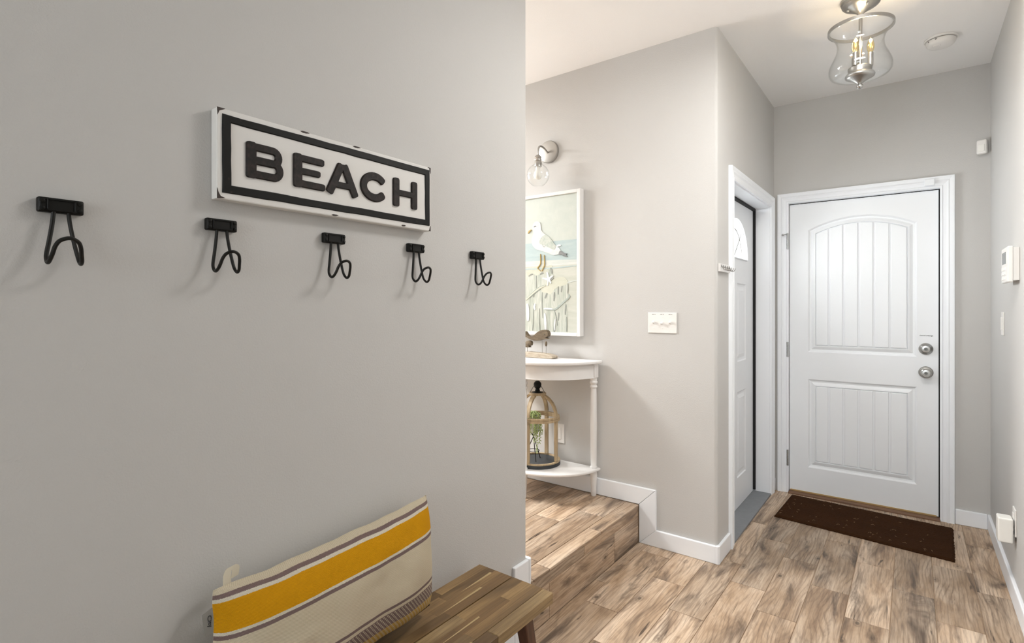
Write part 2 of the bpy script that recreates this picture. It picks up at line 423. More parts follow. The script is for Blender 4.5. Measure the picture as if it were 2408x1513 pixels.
def window(name, ax, pos, a0, a1, z0, z1, label):  # both windows are added out of view to account for the light
    t = thing(name, (0, 0, 0), label, 'window', kind='structure')
    t.location = (pos, (a0+a1)/2, z0) if ax == 0 else ((a0+a1)/2, pos, z0)
    def bx(b, p0, p1, q0, q1, d0=0.0, d1=0.07):
        if ax == 0: b.box((pos+d0, p0, q0), (pos+d1, p1, q1))
        else: b.box((p0, pos+d0, q0), (p1, pos+d1, q1))
    w = 0.045; mid = (a0+a1)/2
    for args in ((a0, a0+w, z0, z1), (a1-w, a1, z0, z1), (a0+w, a1-w, z0, z0+w), (a0+w, a1-w, z1-w, z1)):
        b = MB(); bx(b, *args); b.build('window_frame', M['trim'], t, bevel=0.004)
    b = MB(); bx(b, mid-0.02, mid+0.02, z0+w, z1-w); b.build('mullion', M['trim'], t, bevel=0.004)
    for p0, p1 in ((a0+w, mid-0.02), (mid+0.02, a1-w)):
        b = MB(); bx(b, p0, p1, z0+w, z1-w, 0.03, 0.036); b.build('pane', M['pane'], t)
window('added_window_1', 0, -4.745, 1.62, 2.74, 1.50, 2.60, 'white-framed window added to light the room beyond the opening')
window('added_window_2', 1, -2.60+0.0, -1.02, 0.22, 0.88, 2.12, 'white-framed window added for light behind the viewer')
struct(plate('ceiling', (-4.9, -2.8, CEIL), (XR+0.2, YF+0.3, CEIL+0.12), M['ceiling']), 'flat pale ceiling above the hall and entry', 'ceiling')

# floors: a bed of grout with wood-look tiles laid on it, about 15 by 61 cm
floor = struct(plate('floor', (XL-0.02, -2.75, -0.12), (XR+0.05, YF+0.1, -0.003), M['grout']), 'wood-look plank tile floor of the hall and entry', 'floor')
upper = struct(plate('floor_upper', (-4.9, -1.75, 0.02), (-1.232, YM+0.05, STEP-0.003), M['grout']), 'raised wood-look plank tile floor beyond the step', 'floor')
_pc = {}
def plank_mesh(w, l, th=0.009, g=0.0014, ch=0.0012):
    key = (round(w, 4), round(l, 4))
    if key in _pc: return _pc[key]
    x, y = w/2-g, l/2-g
    v = []
    for z, i in ((-th, 0), (-ch, 0), (0, ch)):
        v += [(-x+i, -y+i, z), (x-i, -y+i, z), (x-i, y-i, z), (-x+i, y-i, z)]
    f = [(3,2,1,0), (8,9,10,11)]
    for k in (0, 4):
        for i in range(4): f.append((k+i, k+(i+1) % 4, k+4+(i+1) % 4, k+4+i))
    me = bpy.data.meshes.new('plank'); me.from_pydata(v, [], f); me.materials.append(M['tile']); _pc[key] = me
    return me
def lay(parent, x0, x1, y0, y1, joint, z, length=0.608, name='plank'):
    k0 = math.floor((y0-joint)/length); y = y0
    cuts = [y0] + [joint+k*length for k in range(k0, k0+40) if y0+0.01 < joint+k*length < y1-0.01] + [y1]
    for a, c in zip(cuts[:-1], cuts[1:]):
        o = bpy.data.objects.new(name, plank_mesh(x1-x0, c-a)); COL.objects.link(o); o.parent = parent
        o.location = Vector(((x0+x1)/2, (a+c)/2, z)) - Vector(parent.location)
edges = [-1.2165, -1.162, -1.006, -0.849, -0.694, -0.5395, -0.384, -0.230, -0.074, 0.079, 0.235, 0.355]
joints = [2.274, 2.087, 2.467, 2.248, 2.653, 2.467, 2.845, 2.637, 3.040, 2.833, 3.235]
for i, j in enumerate(joints): lay(floor, edges[i], edges[i+1], -2.58, 4.168, j, 0.0)
uj = [2.500, 2.315, 2.055, 2.43, 2.22, 2.60, 2.03, 2.37]
ue = [-1.287 - 0.1525*i for i in range(9)]
for i, j in enumerate(uj): lay(upper, ue[i+1], ue[i], 0.6, 2.775, j, STEP)
rest = MB().box((-4.75, -1.6, STEP-0.01), (ue[8], 2.79, STEP)).box((ue[8], -1.6, STEP-0.01), (-1.36, 0.6, STEP))
rest.build('far_flooring', M['tile'], upper)
step = thing('step', (-1.22, 2.27, 0), 'single tiled step up to the raised floor', 'step', kind='structure')
def riser(y0, y1, z0, z1, name):
    b = MB(); x0, x1 = -1.2325, -1.2165
    b.box((x0, y0+0.0012, z0+0.001), (x1, y1-0.0012, z1-0.001))
    return b.build(name, M['tile'], step, bevel=0.0012, seg=1, origin=((x0+x1)/2, (y0+y1)/2, (z0+z1)/2))
MB().box((-1.24, 1.74, 0), (-1.2185, 2.79, STEP-0.004)).build('grout_bed', M['grout'], step)
for y0, y1 in ((1.74, 1.873), (1.873, 2.482), (2.482, 2.775)): riser(y0, y1, 0, 0.151, 'riser_tile')
for y0, y1 in ((1.74, 2.170), (2.170, 2.775)): riser(y0, y1, 0.153, STEP-0.002, 'riser_strip')
for y0, y1 in ((1.755, 1.871), (1.871, 2.333), (2.333, 2.775)):
    b = MB().box((-1.286, y0+0.0012, STEP-0.012), (-1.2135, y1-0.0012, STEP))
    b.build('nosing_tile', M['tile'], step, bevel=0.003, seg=2, origin=(-1.25, (y0+y1)/2, STEP))

# baseboards (9 cm, eased top edge)
BH = 0.091; BT = 0.014
def baseboard(name, a, b_, label):
    return struct(plate(name, a, b_, M['trim'], bevel=0.005, seg=2), label, 'baseboard')
bb = thing('baseboard_middle', (-1.3, YM, 0), 'white baseboard stepping down the wall beside the step', 'baseboard', kind='structure')
def bpoly(poly):
    return MB().prism(poly, YM-BT, YM+0.002, lambda a, b2, c: (a, c, b2))
bpoly([(-2.9, STEP), (-1.2135, STEP), (-1.116, STEP+0.0965), (-2.9, STEP+0.0965)]).build('upper_board', M['trim'], bb, bevel=0.004)
bpoly([(-1.2125, STEP-0.0005), (-1.2125, 0), (-1.116, BH), (-1.116, STEP+0.0955)]).build('upright_board', M['trim'], bb, bevel=0.002)
bpoly([(-1.2115, 0), (XS-0.004, 0), (XS-0.004, BH), (-1.116, BH)]).build('lower_board', M['trim'], bb, bevel=0.004)
poly = [(XS-0.006, YM-BT), (XS+0.006, YM-BT), (XS+BT, YM-0.004), (XS+BT, YM+0.010), (XS-0.006, YM+0.010)]
MB().prism(poly, 0, BH, zmap).build('corner_block', M['trim'], bb, bevel=0.002)
MB().box((XS-0.002, YM+0.010, 0), (XS+BT, 2.992, BH)).build('return_board', M['trim'], bb, bevel=0.004)
baseboard('baseboard_side', (XS-0.002, 4.112, 0), (XS+BT, YF-BT, BH), 'short white baseboard between the two doors')
baseboard('baseboard_front', (0.205, YF-BT, 0), (XR-BT, YF+0.002, BH), 'short white baseboard right of the garage door')
baseboard('baseboard_right', (XR-BT, -2.6, 0), (XR+0.002, YF-0.001, BH), 'white baseboard along the right wall')
bl = thing('baseboard_left', (XL, 0, 0), 'white baseboard under the sign wall wrapping its free end', 'baseboard', kind='structure')
MB().box((XL-0.002, -2.6, 0), (XL+BT, YE-0.1015, BH+0.004)).build('long_board', M['trim'], bl, bevel=0.004)
poly = [(XL-0.01, YE-0.0058), (XL+BT, YE-0.0058), (XL+BT, YE+0.008), (XL+0.006, YE+BT+0.001), (XL-0.01, YE+BT+0.001)]
MB().prism(poly, 0, STEP+BH, zmap).build('corner_block', M['trim'], bl, bevel=0.003)
MB().box((XL-0.002, YE-0.101, 0), (XL+BT, YE-0.0062, STEP+BH)).build('end_board', M['trim'], bl, bevel=0.004)
MB().box((XL-0.127, YE-0.002, STEP), (XL-0.01, YE+BT, STEP+BH)).build('return_board', M['trim'], bl, bevel=0.003)

# door casings: moulded profile swept round the opening with mitred corners
CAS = [(0.0, 0.0), (0.0, 0.012), (0.010, 0.015), (0.014, 0.012), (0.030, 0.014), (0.040, 0.019), (0.046, 0.017), (0.060, 0.020), (0.068, 0.020), (0.070, 0.0)]
def casing(name, mapf, a0, a1, top, label, loc):
    t = thing(name, loc, label, 'door casing', kind='structure')
    def piece(nm, f):
        b = MB(); n = len(CAS); vs_ = []
        for e in (0, 1): vs_ += [f(w, d, e) for w, d in CAS]
        b.add(vs_, [(i, (i+1) % n, n+(i+1) % n, n+i) for i in range(n)] + [tuple(range(n)), tuple(range(n, 2*n))])
        b.build(nm, M['trim'], t)
    piece('side_casing', lambda w, d, e: mapf(a0-w, (0 if e == 0 else top+w), d))
    piece('side_casing', lambda w, d, e: mapf(a1+w, (0 if e == 0 else top+w), d))
    piece('head_casing', lambda w, d, e: mapf((a0-w if e == 0 else a1+w), top+w, d))
    return t
casing('trim_1', lambda a, z, d: (a, YF-d, z), -0.700, 0.134, 2.040, 'white moulded casing around the two-panel garage door', (-0.28, YF, 0))
casing('trim_2', lambda a, z, d: (XS+d, a, z), 3.070, 4.040, 2.008, 'white moulded casing around the recessed entry door', (XS, 3.55, 0))
# jambs
j1 = thing('trim_3', (-0.28, YF, 0), 'white jamb lining of the garage door opening', 'door jamb', kind='structure')
for a, c, z0, z1 in ((dx0-0.0, -0.700, 0, 2.054), (0.136, dx1, 0, 2.054)):
    MB().box((a, YF-0.001, z0), (c, YF+0.101, z1)).build('jamb_board', M['trim'], j1)
MB().box((-0.700, YF-0.001, 2.038), (0.136, YF+0.101, 2.056)).build('jamb_head', M['trim'], j1)
MB().box((0.1285, YF+0.028, 0.01), (0.136, YF+0.075, 2.038)).build('weatherstrip_gap_shade', M['black_gap'], j1)  # black strips filling the gaps round the slab, their shade painted in
MB().box((-0.700, YF+0.032, 2.0325), (0.136, YF+0.075, 2.0385)).build('weatherstrip_gap_shade', M['black_gap'], j1)
MB().box((-0.7005, YF+0.032, 0.01), (-0.6965, YF+0.075, 2.034)).build('weatherstrip_gap_shade', M['black_gap'], j1)
for z in (1.047, 0.901):   # strike plates seen edge-on past the gap
    b = MB(); pr_ = [(0.1365, z-0.033)] + [(0.1365 - 0.006*math.cos(R(a)), z+0.033*math.sin(R(a))) for a in range(-75, 76, 15)] + [(0.1365, z+0.033)]
    b.prism([(0.270-a, c) for a, c in pr_], YF-0.002, YF+0.02, lambda a, c, d: (a+0.001, d, c)); b.build('strike_plate', M['dark_nickel'], j1)
j2 = thing('trim_4', (XS, 3.55, 0), 'deep white jamb lining of the recessed entry door', 'door jamb', kind='structure')
MB().box((XS-0.165, 3.056, 0), (XS+0.001, 3.078, 2.022)).build('jamb_board', M['trim'], j2)
MB().box((XS-0.165, 4.032, 0), (XS+0.001, 4.054, 2.022)).build('jamb_board', M['trim'], j2)
MB().box((XS-0.165, 3.078, 2.000), (XS+0.001, 4.032, 2.024)).build('jamb_head', M['trim'], j2)
MB().box((XS-0.155, 4.020, 0.02), (XS-0.090, 4.033, 2.0)).build('weatherstrip_gap_shade', M['black_gap'], j2)
MB().box((XS-0.155, 3.077, 0.02), (XS-0.107, 3.098, 2.0)).build('weatherstrip_gap_shade', M['black_gap'], j2)
MB().box((XS-0.155, 3.098, 1.990), (XS-0.088, 4.020, 2.001)).build('weatherstrip_gap_shade', M['black_gap'], j2)
MB().box((XS-0.165, 3.078, -0.004), (XS+0.010, 4.032, 0.012)).build('sill', M['threshold'], j2, bevel=0.004)
MB().box((-0.700, YF-0.030, -0.004), (0.136, YF+0.101, 0.010)).build('sill', M['sill_wood'], j1, bevel=0.004)

# ------------------------------------------------------------------ doors
PROF = [(0.0, 0.0), (0.005, 0.0045), (0.010, 0.0125), (0.020, 0.0140), (0.036, 0.0050), (0.044, 0.0030), (0.048, 0.0110)]
def panel_loops(bm, mapf, outline, prof):
    loops = []
    for d, dep in prof:
        pts = inset(outline, d) if d else outline
        loops.append([bm.verts.new(mapf(a, z, dep)) for a, z in pts])
    for l0, l1 in zip(loops[:-1], loops[1:]):
        n = len(l0)
        for i in range(n): bm.faces.new((l0[i], l0[(i+1) % n], l1[(i+1) % n], l1[i]))
    bm.faces.new(loops[-1])
    return loops[0]
def slab(mapf, rect, panels, prof, depth, holes=()):
    bm = bmesh.new()
    a0, a1, z0, z1 = rect
    outer = [bm.verts.new(mapf(a, z, 0)) for a, z in ((a0, z0), (a1, z0), (a1, z1), (a0, z1))]
    loops = [outer] + [panel_loops(bm, mapf, p, prof) for p in panels]
    back = [bm.verts.new(mapf(a, z, depth)) for a, z in ((a0, z0), (a1, z0), (a1, z1), (a0, z1))]
    bl_ = [back]
    for h in holes:
        f_ = [bm.verts.new(mapf(a, z, 0)) for a, z in h]; g_ = [bm.verts.new(mapf(a, z, depth)) for a, z in h]
        n = len(f_)
        for i in range(n): bm.faces.new((f_[i], f_[(i+1) % n], g_[(i+1) % n], g_[i]))
        loops.append(f_); bl_.append(g_)
    for i in range(4): bm.faces.new((outer[i], outer[(i+1) % 4], back[(i+1) % 4], back[i]))
    for grp in (loops, bl_):
        ed = []
        for l in grp:
            for i in range(len(l)):
                e = bm.edges.get((l[i], l[(i+1) % len(l)])) or bm.edges.new((l[i], l[(i+1) % len(l)])); ed.append(e)
        bmesh.ops.triangle_fill(bm, edges=ed, use_beauty=True)
    bmesh.ops.recalc_face_normals(bm, faces=bm.faces)
    return bm
# garage door: two panels of vertical boards, the upper one arched
YD = 4.2
gm = lambda a, z, d: (a, YD+d, z)
px0, px1 = -0.583, 0.021
def arched(x0, x1, z0, zs, zt, n=18):
    c = (x0+x1)/2; hw = (x1-x0)/2; sag = zt-zs; rad = (hw*hw+sag*sag)/(2*sag)
    pts = [(x0, z0), (x1, z0)]
    for i in range(n+1):
        x = lerp(x1, x0, i/n); pts.append((x, zt-rad+math.sqrt(rad*rad-(x-c)**2)))
    return pts
up_out = arched(px0, px1, 0.995, 1.845, 1.921); lo_out = [(px0, 0.190), (px1, 0.190), (px1, 0.806), (px0, 0.806)]
door1 = finish(slab(gm, (-0.697, 0.128, 0.014, 2.0325), [up_out, lo_out], PROF, 0.040), 'door_1', M['door'])
struct(door1, 'white two-panel door with arched plank panel and hinges on the left', 'door')
grv = [-0.457, -0.372, -0.2865, -0.203, -0.118]
for out in (up_out, lo_out):
    fld = inset(out, 0.050)
    x0 = min(p[0] for p in fld); x1 = max(p[0] for p in fld)
    cut = [x0] + grv + [x1]
    for i in range(6):
        a = cut[i] + (0.0055 if i else 0); c = cut[i+1] - (0.0055 if i < 5 else 0)
        pl_ = clip(clip(fld, 0, a, True), 0, c, False)
        MB().prism(pl_, 0.0025, 0.016, gm).build('board', M['door'], door1, bevel=0.004, seg=2)
for z0, z1 in ((1.716, 1.830), (0.957, 1.062), (0.190, 0.302)):
    h = MB(); n = 5
    for k in range(n):
        za = lerp(z0, z1, k/n)+0.0008; zb = lerp(z0, z1, (k+1)/n)-0.0008
        h.lathe([(0.0001, za), (0.0068, za), (0.0068, zb), (0.0001, zb)], 14, Matrix.Translation((-0.7045, YF-0.013, 0)))
    h.box((-0.7115, YF-0.014, z0), (-0.6975, YF-0.0115, z1))
    hg = h.build('hinge', M['chrome'], door1, smooth=True)
    if z0 > 1.5:
        s = MB().tube([(-0.7045, YF-0.013, z1-0.004), (-0.715, YF-0.035, z1-0.010)], 0.0035, 8)
        s.sphere((-0.727, YF-0.055, z1-0.016), 0.0085, 12, 8); s.tube([(-0.715, YF-0.035, z1-0.010), (-0.727, YF-0.055, z1-0.016)], 0.003, 8)
        s.build('hinge_stop', M['chrome'], hg, smooth=True)
def lathe_y(prof, c):  # axis pointing towards the viewer (-Y)
    return MB().lathe(prof, 36, Matrix.Translation(Vector(c)) @ Matrix.Rotation(R(90), 4, 'X'))
db = lathe_y([(0.0001, 0), (0.036, 0), (0.0365, 0.004), (0.034, 0.008), (0.024, 0.016), (0.021, 0.019), (0.0001, 0.019)], (0.066, YD, 1.047)).build('deadbolt', M['nickel'], door1, smooth=True)
lathe_y([(0.0001, 0.018), (0.0205, 0.018), (0.0205, 0.0205), (0.013, 0.0215), (0.0001, 0.0215)], (0.066, YD, 1.047)).build('collar', M['chrome'], db, smooth=True)
lathe_y([(0.0001, 0.020), (0.0105, 0.020), (0.010, 0.0235), (0.0001, 0.0235)], (0.066, YD, 1.047)).build('key_cylinder', M['dark_nickel'], db, smooth=True)
plate('keyhole', (0.065, YD-0.0242, 1.042), (0.067, YD-0.023, 1.051), M['black_gap'], db)
kb = lathe_y([(0.0001, 0), (0.037, 0), (0.0375, 0.004), (0.033, 0.009), (0.018, 0.012), (0.0125, 0.016), (0.0125, 0.030), (0.020, 0.036), (0.027, 0.044), (0.0285, 0.052), (0.0265, 0.060), (0.023, 0.063), (0.0225, 0.061), (0.0001, 0.061)], (0.066, YD, 0.901)).build('door_knob', M['nickel'], door1, smooth=True)
lathe_y([(0.0001, 0.060), (0.0205, 0.060), (0.0195, 0.0645), (0.0001, 0.0655)], (0.066, YD, 0.901)).build('knob_face', M['chrome'], kb, smooth=True)
lathe_y([(0.0001, 0.065), (0.009, 0.065), (0.0085, 0.068), (0.0001, 0.068)], (0.066, YD, 0.901)).build('key_cylinder', M['dark_nickel'], kb, smooth=True)
plate('keyhole', (0.0652, YD-0.0686, 0.897), (0.0668, YD-0.0675, 0.905), M['black_gap'], kb)
finish(fit_text(text_mesh("Owner's Garage", 0.01), lambda a, b2, c: (a, YD-0.0002-c, b2), 0.036, 0.101, 1.1245, 1.1345, 0.0006), 'lettering', M['dark_print'], door1)
plate('door_sweep', (-0.692, YD-0.004, 0.011), (0.118, YD+0.003, 0.020), M['brass'], door1)
# entry door: four raised panels under a fan light, set deep in its frame
XD = XS-0.105
em = lambda a, z, d: (XD-d, a, z)
ey0, ey1 = 3.098, 4.014; ec = (ey0+ey1)/2
fan = [(ec + 0.262*math.cos(R(a)), 1.632 + 0.235*math.sin(R(a))) for a in range(0, 181, 9)]
PR2 = [(0.0, 0.0), (0.006, 0.006), (0.016, 0.008), (0.024, 0.008), (0.046, 0.002), (0.050, 0.002)]
pans = []
for y0, y1 in ((3.292, 3.514), (3.598, 3.820)):
    pans += [[(y0, 0.205), (y1, 0.205), (y1, 0.760), (y0, 0.760)], [(y0, 0.955), (y1, 0.955), (y1, 1.462), (y0, 1.462)]]
door2 = finish(slab(em, (ey0, ey1, 0.014, 1.984), pans, PR2, 0.044, [fan]), 'door_2', M['door'])
struct(door2, 'white entry door with half-round fan window in a deep recess', 'door')
fr = MB()
ring_o = [(ec + 0.285*math.cos(R(a)), 1.617 + 0.262*math.sin(R(a))) for a in range(0, 181, 9)]
n = len(fan)
vs_ = [em(a, z, -0.001) for a, z in ring_o] + [em(a, z, -0.010) for a, z in [(lerp(p[0], q[0], .45), lerp(p[1], q[1], .45)) for p, q in zip(ring_o, fan)]] + [em(a, z, 0.004) for a, z in fan]
fr.add(vs_, [(k*n+i, k*n+(i+1) % n, (k+1)*n+(i+1) % n, (k+1)*n+i) for k in range(2) for i in range(n)])
fr.build('fanlight_frame', M['trim'], door2, smooth=True)
MB().prism(fan, 0.020, 0.026, em).build('pane', M['pane'], door2)
for ang in (45, 90, 135):
    MB().tube([em(ec, 1.634, 0.012), em(ec+0.258*math.cos(R(ang)), 1.632+0.231*math.sin(R(ang)), 0.012)], 0.0055, 6).build('glazing_bar', M['pewter'], door2)
MB().tube([em(ec+0.205*math.cos(R(a)), 1.632+0.184*math.sin(R(a)), 0.014) for a in range(0, 181, 10)], 0.0040, 6).build('glazing_bar', M['grey_print'], door2)

# ------------------------------------------------------------------ BEACH sign
sx = -1.2044
sign = thing('beach_sign', (XL, 0.853, 1.546), 'white distressed metal sign with black border and raised word BEACH', 'sign')
SY0, SY1, SZ0, SZ1 = 0.533, 1.173, 1.546, 1.7455
def sign_paint(name, white):
    N = NT(name); c = N.coord(); f = N.noise(c, 46, 5, 0.7); g = N.noise(c, 7, 3)
    if white: N.set(Base_Color=N.mix(N.ramp(N.noise(c, 14, 4, 0.65), [(0.72, 0.0), (0.80, 0.4)]), N.mix(g, (0.70, 0.685, 0.66), (0.76, 0.745, 0.72)), (0.40, 0.36, 0.32)), Roughness=0.5)
    else: N.set(Base_Color=N.mix(N.ramp(f, [(0.64, 0.0), (0.76, 0.7)]), (0.005, 0.005, 0.004), (0.07, 0.05, 0.042)), Roughness=0.5, Specular_IOR_Level=0.22)
    N.bump(f, 0.12, 0.001)
    return N.m
M['sign_white'] = sign_paint('chalky_white_enamel', True); M['sign_black'] = sign_paint('worn_black_enamel', False)
M['rust'] = plain('bare_dark_metal', (0.045, 0.032, 0.027), 0.7, var=0.5, scale=300)
N = NT('worn_letter_enamel'); c = N.coord(); f = N.noise(c, 60, 5, 0.7)
N.set(Base_Color=N.mix(N.ramp(f, [(0.45, 0.0), (0.75, 0.8)]), (0.009, 0.0065, 0.0055), (0.042, 0.028, 0.024)), Roughness=0.5, Specular_IOR_Level=0.25); N.bump(f, 0.15, 0.001)
M['sign_letter'] = N.m
plate('panel', (XL+0.0005, SY0, SZ0), (sx, SY1, SZ1), M['sign_white'], sign, bevel=0.003)
def ring2d(o, i, lo, hi, name, mat, parent, jit=0.0, bevel=0.002):
    b = MB(); rr = random.Random(3)
    def sub(q):
        out = []
        for k in range(4):
            p0, p1 = q[k], q[(k+1) % 4]
            m_ = 14 if abs(p1[0]-p0[0]) > 0.3 else 5
            for t in range(m_): out.append((lerp(p0[0], p1[0], t/m_)+rr.uniform(-jit, jit), lerp(p0[1], p1[1], t/m_)+rr.uniform(-jit, jit)))
        return out
    O, I = sub(o), sub(i); n = len(O)
    vs_ = [(lo, a, z) for a, z in O] + [(hi, a, z) for a, z in inset(O, 0.0025)] + [(hi, a, z) for a, z in inset(I, -0.0025)] + [(lo, a, z) for a, z in I]
    b.add(vs_, [(k*n+i_, k*n+(i_+1) % n, (k+1)*n+(i_+1) % n, (k+1)*n+i_) for k in range(3) for i_ in range(n)])
    return b.build(name, mat, parent, smooth=True)
ring2d([(0.5435, 1.5595), (1.168, 1.5615), (1.1675, 1.7375), (0.543, 1.7335)], [(0.5645, 1.580), (1.1485, 1.5805), (1.1465, 1.7165), (0.5635, 1.7155)], sx-0.001, sx+0.0035, 'border', M['sign_black'], sign, 0.0006)
HV, HH = 0.0122, 0.0090
def letter(strokes, y0, name='letter'):
    """rounded flat strokes: (points, half width) in metres from the letter's lower left"""
    b = MB(); prof = [(-1.0, 0.0), (-1.0, 0.0036), (-0.80, 0.0060), (0.80, 0.0060), (1.0, 0.0036), (1.0, 0.0)]
    for si, (pts, hw) in enumerate(strokes):
        P = [Vector((p[0], p[1], 0)) for p in pts]; secs = []; m = len(P)
        for i_ in range(m):
            t = (P[min(i_+1, m-1)]-P[max(i_-1, 0)]).normalized(); nn = Vector((-t.y, t.x, 0))
            k = 1.0
            if 0 < i_ < m-1:
                e = (P[i_]-P[i_-1]).normalized(); k = 1/max(0.5, abs(e.dot(t)))
            if i_ == 0:
                for c_, s_ in ((0.50, 0.50), (0.46, 0.70), (0.38, 0.84), (0.24, 0.94)): secs.append((P[0]-t*hw*c_, nn, hw*s_, 1))
            secs.append((P[i_], nn, hw*k, 1))
            if i_ == m-1:
                for c_, s_ in ((0.24, 0.94), (0.38, 0.84), (0.46, 0.70), (0.50, 0.50)): secs.append((P[-1]+t*hw*c_, nn, hw*s_, 1))
        n = len(prof); vs_ = []
        for c_, nn, w_, _ in secs:
            for o_, h_ in prof:
                q = c_ + nn*(o_*w_); vs_.append((sx-0.001+h_+0.00004*si, y0+q.x, 1.605+q.y))
        fs = [(k*n+i_, k*n+i_+1, (k+1)*n+i_+1, (k+1)*n+i_) for k in range(len(secs)-1) for i_ in range(n-1)] + [tuple(range(n)), tuple(range((len(secs)-1)*n, len(secs)*n))]
        b.add(vs_, fs)
    return b.build(name, M['sign_letter'], sign, smooth=True, angle=28)
def bow(x0, x1, yb, yt, hw):
    r = (yt-yb)/2; cx_ = x1-r*0.95
    return [(x0, yt), (cx_, yt)] + [(cx_+r*0.95*math.sin(R(a)), (yt+yb)/2+r*math.cos(R(a))) for a in range(15, 180, 15)] + [(cx_, yb), (x0, yb)]
e_ = HV*0.42; g_ = HH
letter([([(HV, e_), (HV, 0.0805-e_)], HV), (bow(0.0175, 0.0775, 0.0405, 0.0805-g_, g_), g_), (bow(0.0175, 0.0805, g_, 0.0415, g_), g_)], 0.595)
letter([([(HV, e_), (HV, 0.0805-e_)], HV), ([(0.0175, 0.0805-g_), (0.0795, 0.0805-g_)], g_), ([(0.0175, 0.0402), (0.0690, 0.0402)], g_*0.92), ([(0.0175, g_), (0.0820, g_)], g_)], 0.7095)
letter([([(0.0125, 0.0055), (0.0450, 0.0755)], 0.0112), ([(0.0895, 0.0055), (0.0570, 0.0755)], 0.0112), ([(0.0470, 0.0733), (0.0550, 0.0733)], 0.0080), ([(0.026, 0.0255), (0.076, 0.0255)], 0.0085)], 0.799)
letter([([(0.047+0.0370*math.cos(R(a)), 0.0402+0.0300*math.sin(R(a))) for a in range(42, 319, 12)], 0.0112)], 0.907)
letter([([(HV, e_), (HV, 0.0805-e_)], HV), ([(0.0945-HV, e_), (0.0945-HV, 0.0805-e_)], HV), ([(0.0175, 0.0402), (0.083, 0.0402)], g_)], 1.020)
def chip(pts):
    MB().prism(pts, sx-0.0008, sx+0.0006, lambda a, b2, c: (c, a, b2)).build('paint_chip', M['rust'], sign)
chip([(0.5335, 1.745), (0.551, 1.7452), (0.546, 1.742), (0.5385, 1.738), (0.5345, 1.728)])
chip([(0.5335, 1.569), (0.5365, 1.560), (0.541, 1.552), (0.551, 1.549), (0.536, 1.5465), (0.5335, 1.5465)])
chip([(1.1725, 1.7450), (1.160, 1.7452), (1.1665, 1.742), (1.169, 1.733), (1.1725, 1.727)])
chip([(1.1725, 1.5465), (1.164, 1.5465), (1.167, 1.551), (1.170, 1.561), (1.1725, 1.563)])
for yc, zc, w in ((0.742, 1.7435, 0.013), (0.896, 1.7435, 0.013), (0.828, 1.5495, 0.011), (1.062, 1.551, 0.009)):
    chip([(yc-w, zc), (yc-w*.4, zc-0.0025), (yc+w*.3, zc-0.002), (yc+w, zc+0.0005), (yc+w*.5, zc+0.0022), (yc-w*.5, zc+0.0020)])

# ------------------------------------------------------------------ wire coat hooks
hk = thing('coat_hook', (XL, 0.273, 1.504), '', 'coat hook', 'black wire coat hooks under the sign')
w2, hh, th = 0.0325, 0.0262, 0.019
bar = MB().box((0.0005, -w2, -hh), (th-0.004, w2, 0)).box((0.0005, -w2+0.0015, -hh+0.0015), (th-0.0025, w2-0.0015, -0.0015))
# raised middle label frame
bar.build('mounting_bar', M['black_metal'], hk, bevel=0.003, seg=3, local=True)
fb = MB()
for a in ((0.0125, -0.0205, -0.0045, 0.0205, -0.0025), (0.0125, -0.0205, -hh+0.0025, 0.0205, -hh+0.0045), (0.0125, -0.0205, -hh+0.0045, -0.0180, -0.0045), (0.0125, 0.0180, -hh+0.0045, 0.0205, -0.0045)):
    fb.box((a[0], a[1], a[2]), (th, a[3], a[4]))
fb.build('label_frame', M['black_metal'], hk, bevel=0.0006, seg=1, local=True)
for yy in (-0.0265, 0.0265):
    for zz in (-0.0068, -hh+0.0068):
        MB().lathe([(0.0001, 0), (0.0040, 0), (0.0036, 0.0022), (0.0022, 0.0030), (0.0001, 0.0030)], 14, Matrix.Translation((th-0.0035, yy, zz)) @ Matrix.Rotation(R(90), 4, 'Y')).build('screw', M['black_metal'], hk, smooth=True, local=True)
half_h = [(0.012, -0.0105, -0.024), (0.0130, -0.0125, -0.045), (0.0155, -0.0170, -0.075), (0.0185, -0.0215, -0.100), (0.0245, -0.0228, -0.1115), (0.0340, -0.0230, -0.1170), (0.0435, -0.0222, -0.1125), (0.0500, -0.0200, -0.102), (0.0560, -0.0175, -0.089), (0.0615, -0.0120, -0.0795)]
pts = half_h + [(0.0655, 0.0, -0.0750)] + [(a_, -b_, c_) for a_, b_, c_ in half_h[::-1]]
MB().tube(spline(pts, 5), 0.0034, 10).build('wire_hook', M['black_wire'], hk, smooth=True, local=True)
hl = ['black wire coat hook farthest left on the near wall, apart from the sign', 'black wire coat hook below the left end of the sign', 'black wire coat hook below the middle of the sign',
      'black wire coat hook below the right end of the sign', 'black wire coat hook nearest the wall end, right of the sign']
hk['label'] = hl[0]
for y, l in zip((0.551, 0.838, 1.128, 1.419), hl[1:]): copy_thing(hk, (XL, y, 1.504), l)

